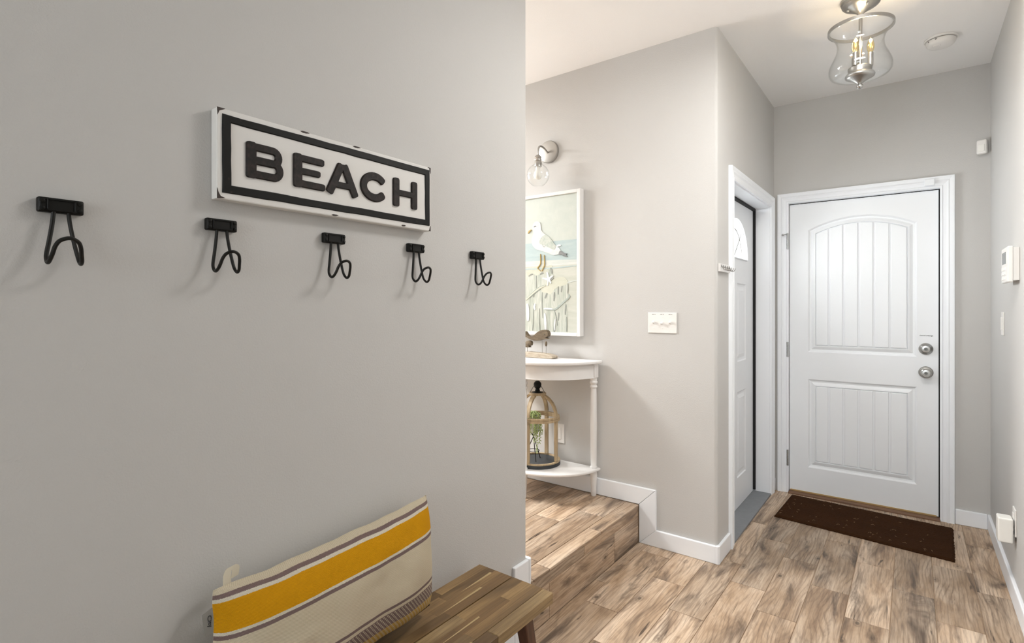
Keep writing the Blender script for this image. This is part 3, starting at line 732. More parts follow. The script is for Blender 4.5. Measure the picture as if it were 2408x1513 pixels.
# ------------------------------------------------------------------ bench with two planks of glued staves
bench = thing('bench', (-1.0355, 0.75, 0), 'wooden bench with acacia plank top against the near wall', 'bench')
BZ = 0.427; BTH = 0.033
rr = random.Random(11)
for x0, x1 in ((-1.185, -1.0465), (-1.0425, -0.886)):
    pk = MB().box((x0+0.002, 0.122, BZ-BTH), (x1-0.002, 1.383, BZ-0.006)).build('bench_plank', M['acacia'], bench)
    nrow = 4
    for r in range(nrow):
        a = lerp(x0, x1, r/nrow); c = lerp(x0, x1, (r+1)/nrow)
        y = 1.385; first = True
        while y > 0.125:
            L = rr.uniform(0.16, 0.42) if not first else rr.uniform(0.10, 0.36); first = False
            y1 = max(0.12, y-L)
            if y1 < 0.2: y1 = 0.12
            edge = (r == nrow-1 and x1 > -0.9)
            MB().box((a+0.0001, y1+0.0001, BZ-(BTH if edge else 0.012)), (c-0.0001, y-0.0001, BZ)).build('stave', M['acacia'], pk, bevel=0.0015 if edge else 0.0, seg=1, origin=((a+c)/2, (y+y1)/2, BZ))
            y = y1
    # pale sapwood streaks inlaid along the staves
    for (yc, xc, L, wd) in (((1.290, -1.118, 0.075, 0.0045), (1.175, -1.083, 0.10, 0.004)) if x0 < -1.1 else ((1.06, -0.985, 0.09, 0.003), (0.98, -0.925, 0.07, 0.004))):
        MB().prism([(xc-wd, yc+L), (xc-wd*0.2, yc), (xc+wd*0.5, yc-L), (xc+wd, yc), (xc+wd, yc+L)], BZ-0.004, BZ+0.0002, zmap).build('sapwood_streak', M['sapwood'], pk)
for sx_, sy_ in ((1, 1), (-1, 1), (1, -1), (-1, -1)):
    cx_, cy_ = -1.0355 + sx_*0.095, 0.7525 + sy_*0.545
    ex, ey = cx_ + sx_*0.028, cy_ + sy_*0.070
    b = MB(); t_, u_ = 0.021, 0.014
    b.add([(cx_-t_, cy_-t_, BZ-BTH), (cx_+t_, cy_-t_, BZ-BTH), (cx_+t_, cy_+t_, BZ-BTH), (cx_-t_, cy_+t_, BZ-BTH),
           (ex-u_, ey-u_, 0), (ex+u_, ey-u_, 0), (ex+u_, ey+u_, 0), (ex-u_, ey+u_, 0)], [(0,1,2,3), (7,6,5,4), (0,4,5,1), (1,5,6,2), (2,6,7,3), (3,7,4,0)])
    b.build('leg', M['leg_wood'], bench, bevel=0.004)

# ------------------------------------------------------------------ striped lumbar pillow
def fabric(name, striped):
    N = NT(name); uv = N.coord('UV'); sep = N.new('ShaderNodeSeparateXYZ'); N.put(sep.inputs[0], uv)
    U, V = sep.outputs[0], sep.outputs[1]
    k = 2*math.pi/0.0042
    a = N.math('SINE', N.math('MULTIPLY', U, k)); bq = N.math('SINE', N.math('MULTIPLY', V, 2*math.pi/0.0088))
    wv = N.math('MULTIPLY_ADD', N.math('MULTIPLY', a, bq), 0.5); N.put(wv.node.inputs[2], 0.5)
    nz = N.noise(uv, 260, 3, 0.6)
    cream = (0.66, 0.575, 0.43); white = (0.72, 0.665, 0.55); plum = (0.215, 0.15, 0.14); yel = (0.66, 0.31, 0.005); navy = (0.014, 0.016, 0.026); soft = (0.55, 0.35, 0.10)
    if striped:
        st = [(0.0, navy), (0.035, soft), (0.14, plum), (0.255, cream), (0.285, plum), (0.305, cream), (0.675, plum), (0.700, white), (0.720, yel), (0.912, white), (0.937, plum), (0.962, cream)]
        wob = N.math('MULTIPLY_ADD', N.noise(uv, 420, 2), 0.012); N.put(wob.node.inputs[2], N.math('SUBTRACT', V, 0.006))
        col = N.ramp(wob, st, 'CONSTANT')
        # loose figured weave in the lower bands lets the cream warp show
        chk = N.math('GREATER_THAN', N.math('MULTIPLY', N.math('SINE', N.math('MULTIPLY', U, 2*math.pi/0.011)), N.math('SINE', N.math('MULTIPLY', V, 2*math.pi/0.036))), 0.25)
        zone = N.math('MULTIPLY', N.math('LESS_THAN', V, 0.255), N.math('GREATER_THAN', V, 0.035))
        col = N.mix(N.math('MULTIPLY', N.math('MULTIPLY', chk, zone), 0.75), col, cream)
    else: col = N.mix(nz, (0.60, 0.52, 0.385), (0.68, 0.60, 0.46))
    if striped: col = N.mix(N.math('MULTIPLY', N.math('SUBTRACT', 1.0, wv), 0.42), col, N.mix(1.0, col, (0.40, 0.35, 0.30), 'MULTIPLY'))
    N.set(Base_Color=col, Roughness=0.95, Specular_IOR_Level=0.15)
    N.bump(wv if striped else nz, 0.7 if striped else 0.2, 0.0016)
    return N.m
M['fabric'] = fabric('striped_woven_cotton', True); M['canvas'] = fabric('plain_cotton_canvas', False)
PW, PH = 0.615, 0.292
pc = Vector((-1.140, 0.826, 0.585))
ax_h = Vector((-0.072, 0, 0.285)).normalized(); ax_w = Vector((0.0, math.cos(R(2.6)), math.sin(R(2.6))))
ax_h = (ax_h - ax_w*ax_h.dot(ax_w)).normalized(); ax_n = ax_w.cross(ax_h).normalized()
if ax_n.x < 0: ax_n = -ax_n
pillow = thing('pillow', (pc.x, pc.y, 0.427), 'cream lumbar pillow with broad mustard stripe propped on the bench', 'pillow')
def pillow_half(side, name, mat, T):
    nu, nv = 96, 56; bm = bmesh.new(); uvl = bm.loops.layers.uv.new('UVMap'); grid = []; uvs = {}
    from mathutils import noise as mn
    for j in range(nv+1):
        row = []
        for i in range(nu+1):
            s = -1 + 2*i/nu; t = -1 + 2*j/nv
            w = s*PW/2*(1 - 0.030*(1-t*t)) + 0.034*(t-1); hgt = t*PH/2*(1 - 0.055*(1-s*s))
            if side > 0: e = (1-abs(s)**4.5)*(1-abs(t)**2.5)
            else: e = (1-abs(s)**9.0)*(1-abs(t)**8.0)
            d = T*max(0, e)**0.5
            w += 0.0035*mn.noise(Vector((t*3.0, s*2.0, 11.0)))*abs(s)**3; hgt += 0.0040*mn.noise(Vector((s*4.0, t, 17.0)))*abs(t)**3
            nzv = mn.noise(Vector((s*2.2, t*1.6, 3.1+side)))*0.010 + mn.noise(Vector((s*6, t*4, 7+side)))*0.0035
            d += nzv*max(0, e)**0.5
            # gathered corners
            g = abs(s)**6*abs(t)**6
            p = pc + ax_w*w + ax_h*hgt + ax_n*(side*d)
            row.append(bm.verts.new(p)); uvs[(i, j)] = ((s+1)/2*PW, (t+1)/2)
        grid.append(row)
    for j in range(nv):
        for i in range(nu):
            q = [(i, j), (i+1, j), (i+1, j+1), (i, j+1)]
            if side < 0: q = q[::-1]
            fc = bm.faces.new([grid[b_][a_] for a_, b_ in q])
            for lp, k_ in zip(fc.loops, q): lp[uvl].uv = uvs[k_]
            fc.smooth = True
    return finish(bm, name, mat, pillow, smooth=False)
pillow_half(1, 'front_panel', M['fabric'], 0.092)
pillow_half(-1, 'back_panel', M['canvas'], 0.034)
def pp(s, t, n=0.0):
    return pc + ax_w*(s*PW/2*(1-0.030*(1-t*t)) + 0.034*(t-1)) + ax_h*(t*PH/2*(1-0.055*(1-s*s))) + ax_n*n

def ribbon(path, wvec, th_, name, mat):
    b = MB(); vs_ = []; n = len(path)
    for p in path:
        p = Vector(p)
        for sgn in (-1, 1):
            for q in (-1, 1): vs_.append(p + wvec*sgn + ax_n*(q*th_))
    f = []
    for i in range(n-1):
        a = i*4; c = a+4
        f += [(a, a+2, c+2, c), (a+1, c+1, c+3, a+3), (a, c, c+1, a+1), (a+2, a+3, c+3, c+2)]
    f += [(0, 1, 3, 2), (4*n-4, 4*n-2, 4*n-1, 4*n-3)]
    return b.add(vs_, f).build(name, mat, pillow)
a0 = pp(-0.90, 1, -0.004)
ribbon(spline([a0, a0+ax_h*0.020+ax_w*0.003, a0+ax_h*0.031+ax_w*0.014-ax_n*0.004, a0+ax_h*0.024+ax_w*0.026-ax_n*0.010, a0+ax_h*0.006+ax_w*0.022-ax_n*0.012], 5), ax_w*0.010-ax_n*0.004, 0.0006, 'hang_loop', plain('cream_tape', (0.60, 0.55, 0.44), 0.9))
tagm = plain('grey_care_label', (0.26, 0.25, 0.23), 0.8)
t0 = pp(-0.985, 0.62, -0.002); t1 = t0 - ax_w*0.022 - ax_h*0.006 - ax_n*0.006
tg = MB()
tw = ax_h*0.024
tg.add([t0+tw, t0-tw, t1-tw*0.9, t1+tw*0.9, t0+tw-ax_n*0.001, t0-tw-ax_n*0.001, t1-tw*0.9-ax_n*0.001, t1+tw*0.9-ax_n*0.001], [(0,1,2,3), (7,6,5,4), (0,4,5,1), (1,5,6,2), (2,6,7,3), (3,7,4,0)])
tagob = tg.build('care_label', tagm, pillow)
ua = -tw.normalized(); va = (t0-t1).normalized()
finish(fit_text(text_mesh('City', 0.02), lambda a, b2, c: tuple((t0+t1)/2 + ua*a + va*b2 + (ua.cross(va) if ua.cross(va).x > 0 else -ua.cross(va))*(0.0006+c)), -0.013, 0.010, -0.005, 0.005, 0.0003), 'lettering', M['dark_print'], tagob)

# ------------------------------------------------------------------ console table, half-round
TCX, TY = -1.784, YM-BT-0.003
con = thing('console_table', (TCX, TY, STEP), 'white half-round console table with turned legs and lower shelf', 'table')
def half(r, z0, z1, name, bev=0.004, ry=None, flat=TY):
    ry = ry or r
    poly = [(TCX + r*math.cos(R(a)), flat - ry*math.sin(R(a))) for a in range(0, 181, 5)]
    return MB().prism(poly, z0, z1, zmap).build(name, M['white_lacquer'], con, bevel=bev, seg=3)
half(0.350, 0.983, 0.999, 'table_top', 0.005)
ap = MB(); ro, ri = 0.318, 0.302
pts = [(TCX+ro*math.cos(R(a)), TY-0.004-ro*math.sin(R(a))) for a in range(5, 176, 5)]; pin = [(TCX+ri*math.cos(R(a)), TY-0.004-ri*math.sin(R(a))) for a in range(175, 4, -5)]
ap.prism(pts+pin, 0.900, 0.983, zmap); aob = ap.build('apron', M['white_lacquer'], con)
for z0, z1, e in ((0.899, 0.904, 0.003), (0.966, 0.972, 0.003)):
    MB().prism([(TCX+(ro+e)*math.cos(R(a)), TY-0.004-(ro+e)*math.sin(R(a))) for a in range(5, 176, 5)] + [(TCX+ro*math.cos(R(a)), TY-0.004-ro*math.sin(R(a))) for a in range(175, 4, -5)], z0, z1, zmap).build('apron_bead', M['white_lacquer'], aob)
half(0.338, 0.360, 0.374, 'shelf', 0.005)
for lx, ly in ((TCX+0.305, TY-0.026), (TCX-0.305, TY-0.026), (TCX, TY-0.296)):
    lg = MB().box((lx-0.021, ly-0.021, 0.898), (lx+0.021, ly+0.021, 0.983)).build('leg', M['white_lacquer'], con, bevel=0.003)
    prof = [(0.0001, 0.374), (0.0205, 0.374), (0.0215, 0.379), (0.0205, 0.384), (0.0165, 0.388), (0.0180, 0.44), (0.0190, 0.62), (0.0175, 0.80), (0.0158, 0.838), (0.0205, 0.842), (0.0215, 0.847), (0.0205, 0.852), (0.0170, 0.855), (0.0172, 0.862), (0.0215, 0.866), (0.0225, 0.872), (0.0215, 0.878), (0.0180, 0.882), (0.0200, 0.890), (0.0205, 0.898), (0.0001, 0.898)]
    MB().lathe(prof, 24, Matrix.Translation((lx, ly, 0))).build('turned_post', M['white_lacquer'], lg, smooth=True, angle=50)
    prof = [(0.0001, STEP), (0.0125, STEP), (0.0150, STEP+0.004), (0.0155, STEP+0.045), (0.0180, STEP+0.085), (0.0205, STEP+0.115), (0.0190, STEP+0.135), (0.0160, STEP+0.148), (0.0001, STEP+0.148)]
    MB().lathe(prof, 24, Matrix.Translation((lx, ly, 0))).build('foot', M['white_lacquer'], lg, smooth=True, angle=50)

# ------------------------------------------------------------------ lantern on the shelf
LX, LY, LR, LZ = -1.795, 2.632, 0.136, 0.3745
lan = thing('lantern', (LX, LY, LZ), 'domed wooden cage lantern with black ball finial on the console shelf', 'lantern')
TL = Matrix.Translation((LX, LY, 0))
MB().lathe([(0.0001, LZ), (LR, LZ), (LR, LZ+0.019), (0.0001, LZ+0.019)], 48, TL).build('base', M['slate'], lan, smooth=True)
MB().lathe([(LR-0.016, LZ+0.0195), (LR-0.001, LZ+0.0195), (LR-0.001, LZ+0.027), (LR-0.016, LZ+0.027)], 48, TL, closed=True).build('base_rim', M['lantern_wood'], lan, smooth=True)
MB().lathe([(LR-0.017, 0.636), (LR-0.002, 0.636), (LR-0.002, 0.649), (LR-0.017, 0.649)], 48, TL, closed=True).build('hoop', M['lantern_wood'], lan, smooth=True)
MB().lathe([(LR-0.019, 0.650), (LR-0.004, 0.650), (LR-0.004, 0.662), (LR-0.019, 0.662)], 48, TL, closed=True).build('hoop', M['lantern_wood'], lan, smooth=True)
for k in range(4):
    an = R(7 + 90*k); RM = TL @ Matrix.Rotation(an, 4, 'Z')
    b = MB().box((LR-0.022, -0.011, LZ+0.0275), (LR-0.006, 0.011, 0.6355)); b.v = [tuple(RM @ Vector(p)) for p in b.v]
    b.build('post', M['lantern_wood'], lan, bevel=0.002)
    b = MB(); vs_ = []; n = 13
    for i in range(n):
        th_ = R(90*i/(n-1)*0.78 + 2); 
        for rad in (LR-0.020, LR-0.008):
            rx = rad*math.cos(th_); rz = 0.662 + 0.122*math.sin(th_)/math.sin(R(72.2))*(rad/(LR-0.014))
            for yy in (-0.011, 0.011): vs_.append(tuple(RM @ Vector((rx, yy, min(rz, 0.786)))))
    fs = []
    for i in range(n-1):
        a = i*4; c = a+4
        fs += [(a, a+1, c+1, c), (a+2, c+2, c+3, a+3), (a, c, c+2, a+2), (a+1, a+3, c+3, c+1)]
    fs += [(0, 2, 3, 1), (4*n-4, 4*n-3, 4*n-1, 4*n-2)]
    b.add(vs_, fs).build('arch', M['lantern_wood'], lan, smooth=True)
MB().lathe([(0.0001, 0.783), (0.050, 0.783), (0.052, 0.786), (0.052, 0.794), (0.050, 0.797), (0.0001, 0.797)], 36, TL).build('cap', M['lantern_wood'], lan, smooth=True)
MB().lathe([(0.0001, 0.797), (0.034, 0.797), (0.033, 0.800), (0.019, 0.802), (0.014, 0.806), (0.016, 0.811), (0.012, 0.815), (0.012, 0.820), (0.0175, 0.825), (0.0225, 0.834), (0.0235, 0.843), (0.0225, 0.852), (0.0165, 0.861), (0.008, 0.866), (0.0001, 0.867)], 28, TL).build('finial', M['black_metal'], lan, smooth=True, angle=60)
MB().tube([(LX+0.044, LY+0.010, 0.797), (LX+0.040, LY+0.010, 0.806), (LX+0.014, LY+0.006, 0.846), (LX-0.014, LY-0.006, 0.846), (LX-0.040, LY-0.010, 0.806), (LX-0.044, LY-0.010, 0.797)], 0.0016, 6).build('handle', M['black_wire'], lan, smooth=True)
# wire stand and trailing succulent inside the lantern
SX, SY = -1.815, 2.618; SB = LZ+0.0195
ws = thing('plant_stand', (SX, SY, SB), 'black wire tripod stand holding the pot inside the lantern', 'plant stand')
for k in range(3):
    an = R(20+120*k); dx_, dy_ = math.cos(an), math.sin(an)
    MB().tube(spline([(SX+dx_*0.041, SY+dy_*0.041, SB+0.255), (SX+dx_*0.042, SY+dy_*0.042, SB+0.20), (SX+dx_*0.030, SY+dy_*0.030, SB+0.17), (SX+dx_*0.004, SY+dy_*0.004, SB+0.145), (SX-dx_*0.030, SY-dy_*0.030, SB+0.070), (SX-dx_*0.058, SY-dy_*0.058, SB)], 6), 0.0026, 8).build('wire_leg', M['black_wire'], ws, smooth=True)
MB().tube([(SX+0.036*math.cos(R(a)), SY+0.036*math.sin(R(a)), SB+0.055) for a in range(0, 360, 12)], 0.0020, 6, closed=True).build('brace_ring', M['black_wire'], ws, smooth=True)
pot = thing('potted_succulent', (SX, SY, SB+0.160), 'trailing green succulent in a white pot inside the lantern', 'plant')
MB().lathe([(0.0001, SB+0.158), (0.018, SB+0.160), (0.030, SB+0.168), (0.0365, SB+0.185), (0.0375, SB+0.262), (0.0345, SB+0.262), (0.0340, SB+0.250), (0.0001, SB+0.250)], 28, Matrix.Translation((SX, SY, 0))).build('pot', plain('white_glazed_pot', (0.74, 0.75, 0.72), 0.35), pot, smooth=True, angle=50)
N = NT('succulent_green'); c = N.coord(); f = N.noise(c, 95, 2)
N.set(Base_Color=N.mix(f, (0.17, 0.25, 0.055), (0.50, 0.57, 0.27)), Roughness=0.45, Subsurface_Weight=0.0); M['green'] = N.m
rg = random.Random(5)
def bead(b, p, r):
    e = Matrix.Rotation(rg.uniform(0, 6.28), 4, 'Z') @ Matrix.Rotation(rg.uniform(-1, 1), 4, 'X')
    b.sphere(p, r, 6, 4, (0.75, 0.75, 1.35), e)
cr = MB()
for k in range(150):
    a = rg.uniform(0, 6.28); q = math.sqrt(rg.random())*0.046
    bead(cr, (SX+q*math.cos(a), SY+q*math.sin(a), SB+0.262+0.020*math.cos(q/0.046*1.4)+rg.uniform(-0.006, 0.008)), rg.uniform(0.0042, 0.0060))
cr.build('crown', M['green'], pot, smooth=True)
for an, L, ro_ in ((-32, 0.215, 0.052), (-12, 0.160, 0.058), (-50, 0.150, 0.050), (5, 0.110, 0.055), (-75, 0.105, 0.049), (-22, 0.09, 0.061), (200, 0.13, 0.05), (170, 0.10, 0.05), (120, 0.08, 0.05), (-100, 0.07, 0.05), (-42, 0.11, 0.056)):
    b = MB(); x, y = math.cos(R(an)), math.sin(R(an)); z = 0.0; q = 0.036
    steps = int(L/0.0048)
    for i in range(steps):
        z = -L*i/steps; q = 0.038 + (ro_-0.038)*min(1, i/8)
        for _ in range(2):
            bead(b, (SX+x*q+rg.uniform(-.0065, .0065), SY+y*q+rg.uniform(-.0065, .0065), SB+0.262+z+rg.uniform(-.003, .003)), rg.uniform(0.0032, 0.0046)*(1-0.25*i/steps))
    b.build('trailing_strand', M['green'], pot, smooth=True)

# ------------------------------------------------------------------ whale sculpture on the console
WY = 2.690; WZ = 0.9992
wh = thing('whale_sculpture', (-1.82, WY, WZ), 'carved driftwood whales on metal rods on the console table', 'sculpture')
base = [(-1.985, 0), (-1.712, 0), (-1.702, 0.006), (-1.705, 0.016), (-1.745, 0.026), (-1.80, 0.030), (-1.90, 0.033), (-1.975, 0.028), (-1.99, 0.014)]
MB().prism(base, WY-0.036, WY+0.030, lambda a, b2, c: (a, c, WZ+b2+0.0004)).build('base', M['bleached'], wh, bevel=0.008, seg=3)
def whale(pts, cy, half_t, name):
    """outline in X,Z inflated to a rounded carved body"""
    P = [Vector((p[0], p[1])) for p in pts]; o = [tuple(p) for p in spline([(p.x, p.y, 0) for p in P], 4, closed=True)]
    o = [(p[0], p[1]) for p in o]
    if sum(o[i-1][0]*o[i][1]-o[i][0]*o[i-1][1] for i in range(len(o))) < 0: o = o[::-1]
    b = MB(); n = len(o); lv = [(0.0, 1.0), (0.0022, 0.86), (0.0045, 0.5)]
    vs_ = []
    for d, tt in ((0.0010, -0.97), (0.0004, -0.9), (0.0, -0.75), (0.0, 0.75), (0.0004, 0.9), (0.0010, 0.97)):
        ins = inset(o, d) if d else o
        vs_ += [(a, cy + tt*half_t, z) for a, z in ins]
    fs = [(k*n+i, k*n+(i+1) % n, (k+1)*n+(i+1) % n, (k+1)*n+i) for k in range(5) for i in range(n)] + [tuple(range(n)), tuple(range(5*n, 6*n))]
    return b.add(vs_, fs).build(name, M['driftwood'], wh, smooth=True, angle=60)
big = [(-1.748, 1.140), (-1.749, 1.155), (-1.758, 1.166), (-1.775, 1.171), (-1.800, 1.168), (-1.825, 1.157), (-1.850, 1.138), (-1.872, 1.126), (-1.892, 1.128), (-1.907, 1.140), (-1.922, 1.158), (-1.922, 1.140), (-1.935, 1.122), (-1.915, 1.124), (-1.885, 1.111), (-1.855, 1.103), (-1.820, 1.104), (-1.790, 1.112), (-1.757, 1.118), (-1.757, 1.122), (-1.770, 1.126), (-1.755, 1.130)]
whale(big, WY, 0.016, 'whale_body')
sml = [(-1.868, 1.085), (-1.870, 1.095), (-1.880, 1.102), (-1.895, 1.102), (-1.908, 1.094), (-1.920, 1.082), (-1.935, 1.078), (-1.943, 1.086), (-1.950, 1.102), (-1.954, 1.088), (-1.962, 1.080), (-1.950, 1.076), (-1.935, 1.066), (-1.912, 1.060), (-1.885, 1.060), (-1.878, 1.0625), (-1.886, 1.068), (-1.872, 1.073)]
whale(sml, WY-0.010, 0.013, 'whale_body')
MB().sphere((-1.764, WY-0.012, 1.087), 0.0085, 14, 10, (0.9, 0.9, 1.9)).build('whale_body', M['driftwood'], wh, smooth=True)
for x, y, z in ((-1.800, WY, 1.110), (-1.903, WY-0.010, 1.064), (-1.764, WY-0.012, 1.074)):
    MB().tube([(x, y, WZ+0.022), (x, y, z)], 0.0017, 8).build('rod', M['pewter'], wh, smooth=True)
for x, y, z in ((-1.772, WY-0.0158, 1.142), (-1.885, WY-0.0232, 1.081)):
    MB().sphere((x, y, z), 0.0022, 8, 6).build('eye', M['dark_print'], wh, smooth=True)

# ------------------------------------------------------------------ framed gull painting
PX0, PX1, PZ0, PZ1 = -2.170, -1.568, 1.134, 2.012
AY = YM-0.045
art = thing('gull_painting', ((PX0+PX1)/2, YM, PZ0), 'white framed pale painting of a gull on beach posts', 'painting')
def fbox(a, c, z0, z1): MB().box((a, AY, z0), (c, YM-0.001, z1)).build('frame_rail', M['white_lacquer'], art, bevel=0.002)
fbox(PX0, PX0+0.022, PZ0, PZ1); fbox(PX1-0.022, PX1, PZ0, PZ1); fbox(PX0+0.022, PX1-0.022, PZ0, PZ0+0.020); fbox(PX0+0.022, PX1-0.022, PZ1-0.020, PZ1)
CY = AY+0.009
def paintmat(name, c0, c1, sc=(12, 1, 12), rough=0.6, bump=0.4):
    N = NT(name); c = N.new('ShaderNodeNewGeometry').outputs['Position']; f = N.noise(N.mapping(c, sc), 1.0, 4, 0.6, 0.8)
    N.set(Base_Color=N.ramp(f, [(0.3, c0), (0.7, c1)]), Roughness=rough); N.bump(f, bump, 0.002)
    return N.m
pm = dict(sky=paintmat('paint_sky', (0.468, 0.515, 0.476), (0.530, 0.562, 0.515)), sea=paintmat('paint_sea', (0.359, 0.452, 0.468), (0.429, 0.515, 0.507), (6, 1, 40)),
          foam=paintmat('paint_foam', (0.484, 0.530, 0.499), (0.608, 0.624, 0.593), (6, 1, 60)), sand=paintmat('paint_sand', (0.452, 0.476, 0.413), (0.546, 0.554, 0.499), (5, 1, 20)),
          gull=paintmat('paint_gull_white', (0.562, 0.577, 0.554), (0.671, 0.679, 0.655), (30, 1, 30)), wing=paintmat('paint_gull_wing', (0.351, 0.406, 0.359), (0.515, 0.538, 0.491), (50, 1, 40)),
          dark=paintmat('paint_dark_feather', (0.125, 0.133, 0.133), (0.250, 0.257, 0.257)), yellow=paintmat('paint_yellow_ochre', (0.328, 0.218, 0.047), (0.452, 0.328, 0.101)),
          top=paintmat('paint_post_top', (0.468, 0.484, 0.390), (0.546, 0.554, 0.468), (14, 1, 14)), post=paintmat('paint_post', (0.328, 0.367, 0.312), (0.562, 0.577, 0.523), (75, 1, 7)),
          streak=paintmat('paint_streak', (0.172, 0.187, 0.172), (0.312, 0.328, 0.296), (60, 1, 14)), rope=paintmat('paint_rope', (0.250, 0.296, 0.273), (0.374, 0.421, 0.390)), white=paintmat('paint_impasto', (0.593, 0.616, 0.624), (0.702, 0.710, 0.718), (60, 1, 60)))
MB().box((PX0+0.02, CY, PZ0+0.018), (PX1-0.02, YM-0.004, PZ1-0.018)).build('canvas', pm['sky'], art)
cl, crr, cb = PX0+0.021, PX1-0.0225, PZ0+0.0195
lev = [0]
def daub(name, pts, mat, t=0.0009, smooth=True):
    lev[0] += 0.00006
    if smooth: pts = [(p[0], p[1]) for p in spline([(a, z, 0) for a, z in pts], 3, closed=True)]
    return MB().prism(pts, CY-t-lev[0], CY-0.0001, lambda a, b2, c: (a, c, b2)).build(name, pm[mat], art)
def stroke(name, pts, w, mat, t=0.0014):
    lev[0] += 0.00006
    P = spline([(a, z, 0) for a, z in pts], 5); L = []; Rr = []
    for i, p in enumerate(P):
        tq = (P[min(i+1, len(P)-1)]-P[max(i-1, 0)]).normalized(); nn = Vector((-tq.y, tq.x, 0)); ww = w*(0.55+0.45*math.sin(math.pi*min(1, max(0, i/(len(P)-1)))))
        L.append(p+nn*ww); Rr.append(p-nn*ww)
    poly = [(p.x, p.y) for p in L] + [(p.x, p.y) for p in Rr[::-1]]
    return MB().prism(poly, CY-t-lev[0], CY-0.0001, lambda a, b2, c: (a, c, b2)).build(name, pm[mat], art)
daub('sea', [(cl, 1.595), (crr, 1.590), (crr, 1.714), (-1.76, 1.714), (cl, 1.708)], 'sea', 0.0004, False)
daub('sand', [(cl, cb), (crr, cb), (crr, 1.565), (cl, 1.568)], 'sand', 0.0004, False)
daub('surf', [(cl, 1.566), (crr, 1.563), (crr, 1.592), (-1.75, 1.598), (cl, 1.598)], 'foam', 0.0006, False)
stroke('surf_line', [(cl+.01, 1.552), (-1.80, 1.548), (crr-.005, 1.556)], 0.004, 'sea'); stroke('surf_line', [(-1.66, 1.455), (-1.63, 1.462), (crr-.003, 1.468)], 0.004, 'foam')
daub('post', [(-1.959, 1.509), (-1.912, 1.517), (-1.854, 1.512), (-1.805, 1.538), (-1.776, 1.543), (-1.768, 1.502), (-1.79, 1.447), (-1.82, 1.404), (-1.82, cb), (-1.973, cb), (-1.973, 1.406), (-1.960, 1.457)], 'post', smooth=False)
daub('post_top', [(-1.961, 1.528), (-1.931, 1.55), (-1.877, 1.563), (-1.824, 1.561), (-1.776, 1.568), (-1.772, 1.552), (-1.802, 1.541), (-1.82, 1.523), (-1.854, 1.515), (-1.885, 1.509), (-1.912, 1.517), (-1.947, 1.504)], 'top')
daub('post', [(-1.847, 1.401), (-1.805, 1.394), (-1.776, 1.39), (-1.742, 1.424), (-1.656, 1.452), (-1.656, 1.358), (-1.660, cb), (-1.835, cb), (-1.839, 1.281)], 'post', smooth=False)
daub('post_top', [(-1.847, 1.429), (-1.835, 1.442), (-1.805, 1.46), (-1.761, 1.477), (-1.724, 1.491), (-1.678, 1.487), (-1.656, 1.452), (-1.703, 1.435), (-1.742, 1.424), (-1.776, 1.39), (-1.805, 1.394), (-1.843, 1.404)], 'top')
for pts, w in (([(-1.842, 1.40), (-1.842, 1.32), (-1.838, 1.24)], 0.0035), ([(-1.805, 1.395), (-1.815, 1.375), (-1.822, 1.362)], 0.006), ([(-1.752, 1.400), (-1.753, 1.37), (-1.756, 1.345)], 0.006), ([(-1.720, 1.275), (-1.722, 1.25), (-1.724, 1.225)], 0.004),
               ([(-1.669, 1.325), (-1.672, 1.29), (-1.675, 1.262)], 0.005), ([(-1.750, 1.285), (-1.738, 1.245), (-1.730, 1.195)], 0.0028), ([(-1.724, 1.435), (-1.724, 1.41), (-1.725, 1.385)], 0.004), ([(-1.887, 1.505), (-1.887, 1.46), (-1.888, 1.415)], 0.003),
               ([(-1.780, 1.550), (-1.772, 1.532), (-1.770, 1.512)], 0.006), ([(-1.697, 1.438), (-1.700, 1.42), (-1.703, 1.40)], 0.004), ([(-1.945, 1.505), (-1.925, 1.515), (-1.912, 1.517)], 0.004), ([(-1.858, 1.513), (-1.845, 1.520), (-1.832, 1.520)], 0.005), ([(-1.657, 1.45), (-1.656, 1.42), (-1.658, 1.39)], 0.002), ([(-1.905, 1.395), (-1.905, 1.38), (-1.908, 1.37)], 0.003),
               ([(-1.905, 1.33), (-1.91, 1.22), (-1.915, 1.16)], 0.0022), ([(-1.865, 1.30), (-1.862, 1.22), (-1.860, 1.16)], 0.0022), ([(-1.752, 1.20), (-1.754, 1.17), (-1.755, 1.155)], 0.004), ([(-1.664, 1.25), (-1.664, 1.20), (-1.665, 1.16)], 0.002)):
    stroke('bark_streak', pts, w, 'streak')
for pts, w in (([(-1.822, 1.27), (-1.818, 1.21), (-1.815, 1.16)], 0.009), ([(-1.955, 1.33), (-1.952, 1.28), (-1.950, 1.22)], 0.012), ([(-1.745, 1.235), (-1.750, 1.20), (-1.748, 1.165)], 0.005), ([(-1.895, 1.33), (-1.90, 1.31), (-1.895, 1.29)], 0.007)):
    stroke('impasto', pts, w, 'white', 0.0022)
stroke('rope', [(-1.967, 1.354), (-1.912, 1.399), (-1.862, 1.429), (-1.817, 1.444)], 0.008, 'top'); stroke('rope', [(-1.960, 1.366), (-1.905, 1.408), (-1.862, 1.434), (-1.817, 1.446)], 0.0022, 'rope'); stroke('rope', [(-1.940, 1.365), (-1.895, 1.398), (-1.850, 1.424)], 0.0018, 'rope')
stroke('rope', [(-1.82, 1.294), (-1.79, 1.295), (-1.746, 1.295), (-1.703, 1.325), (-1.649, 1.367), (-1.651, 1.385)], 0.0055, 'rope'); stroke('rope', [(-1.83, 1.298), (-1.80, 1.299), (-1.765, 1.297)], 0.005, 'white')
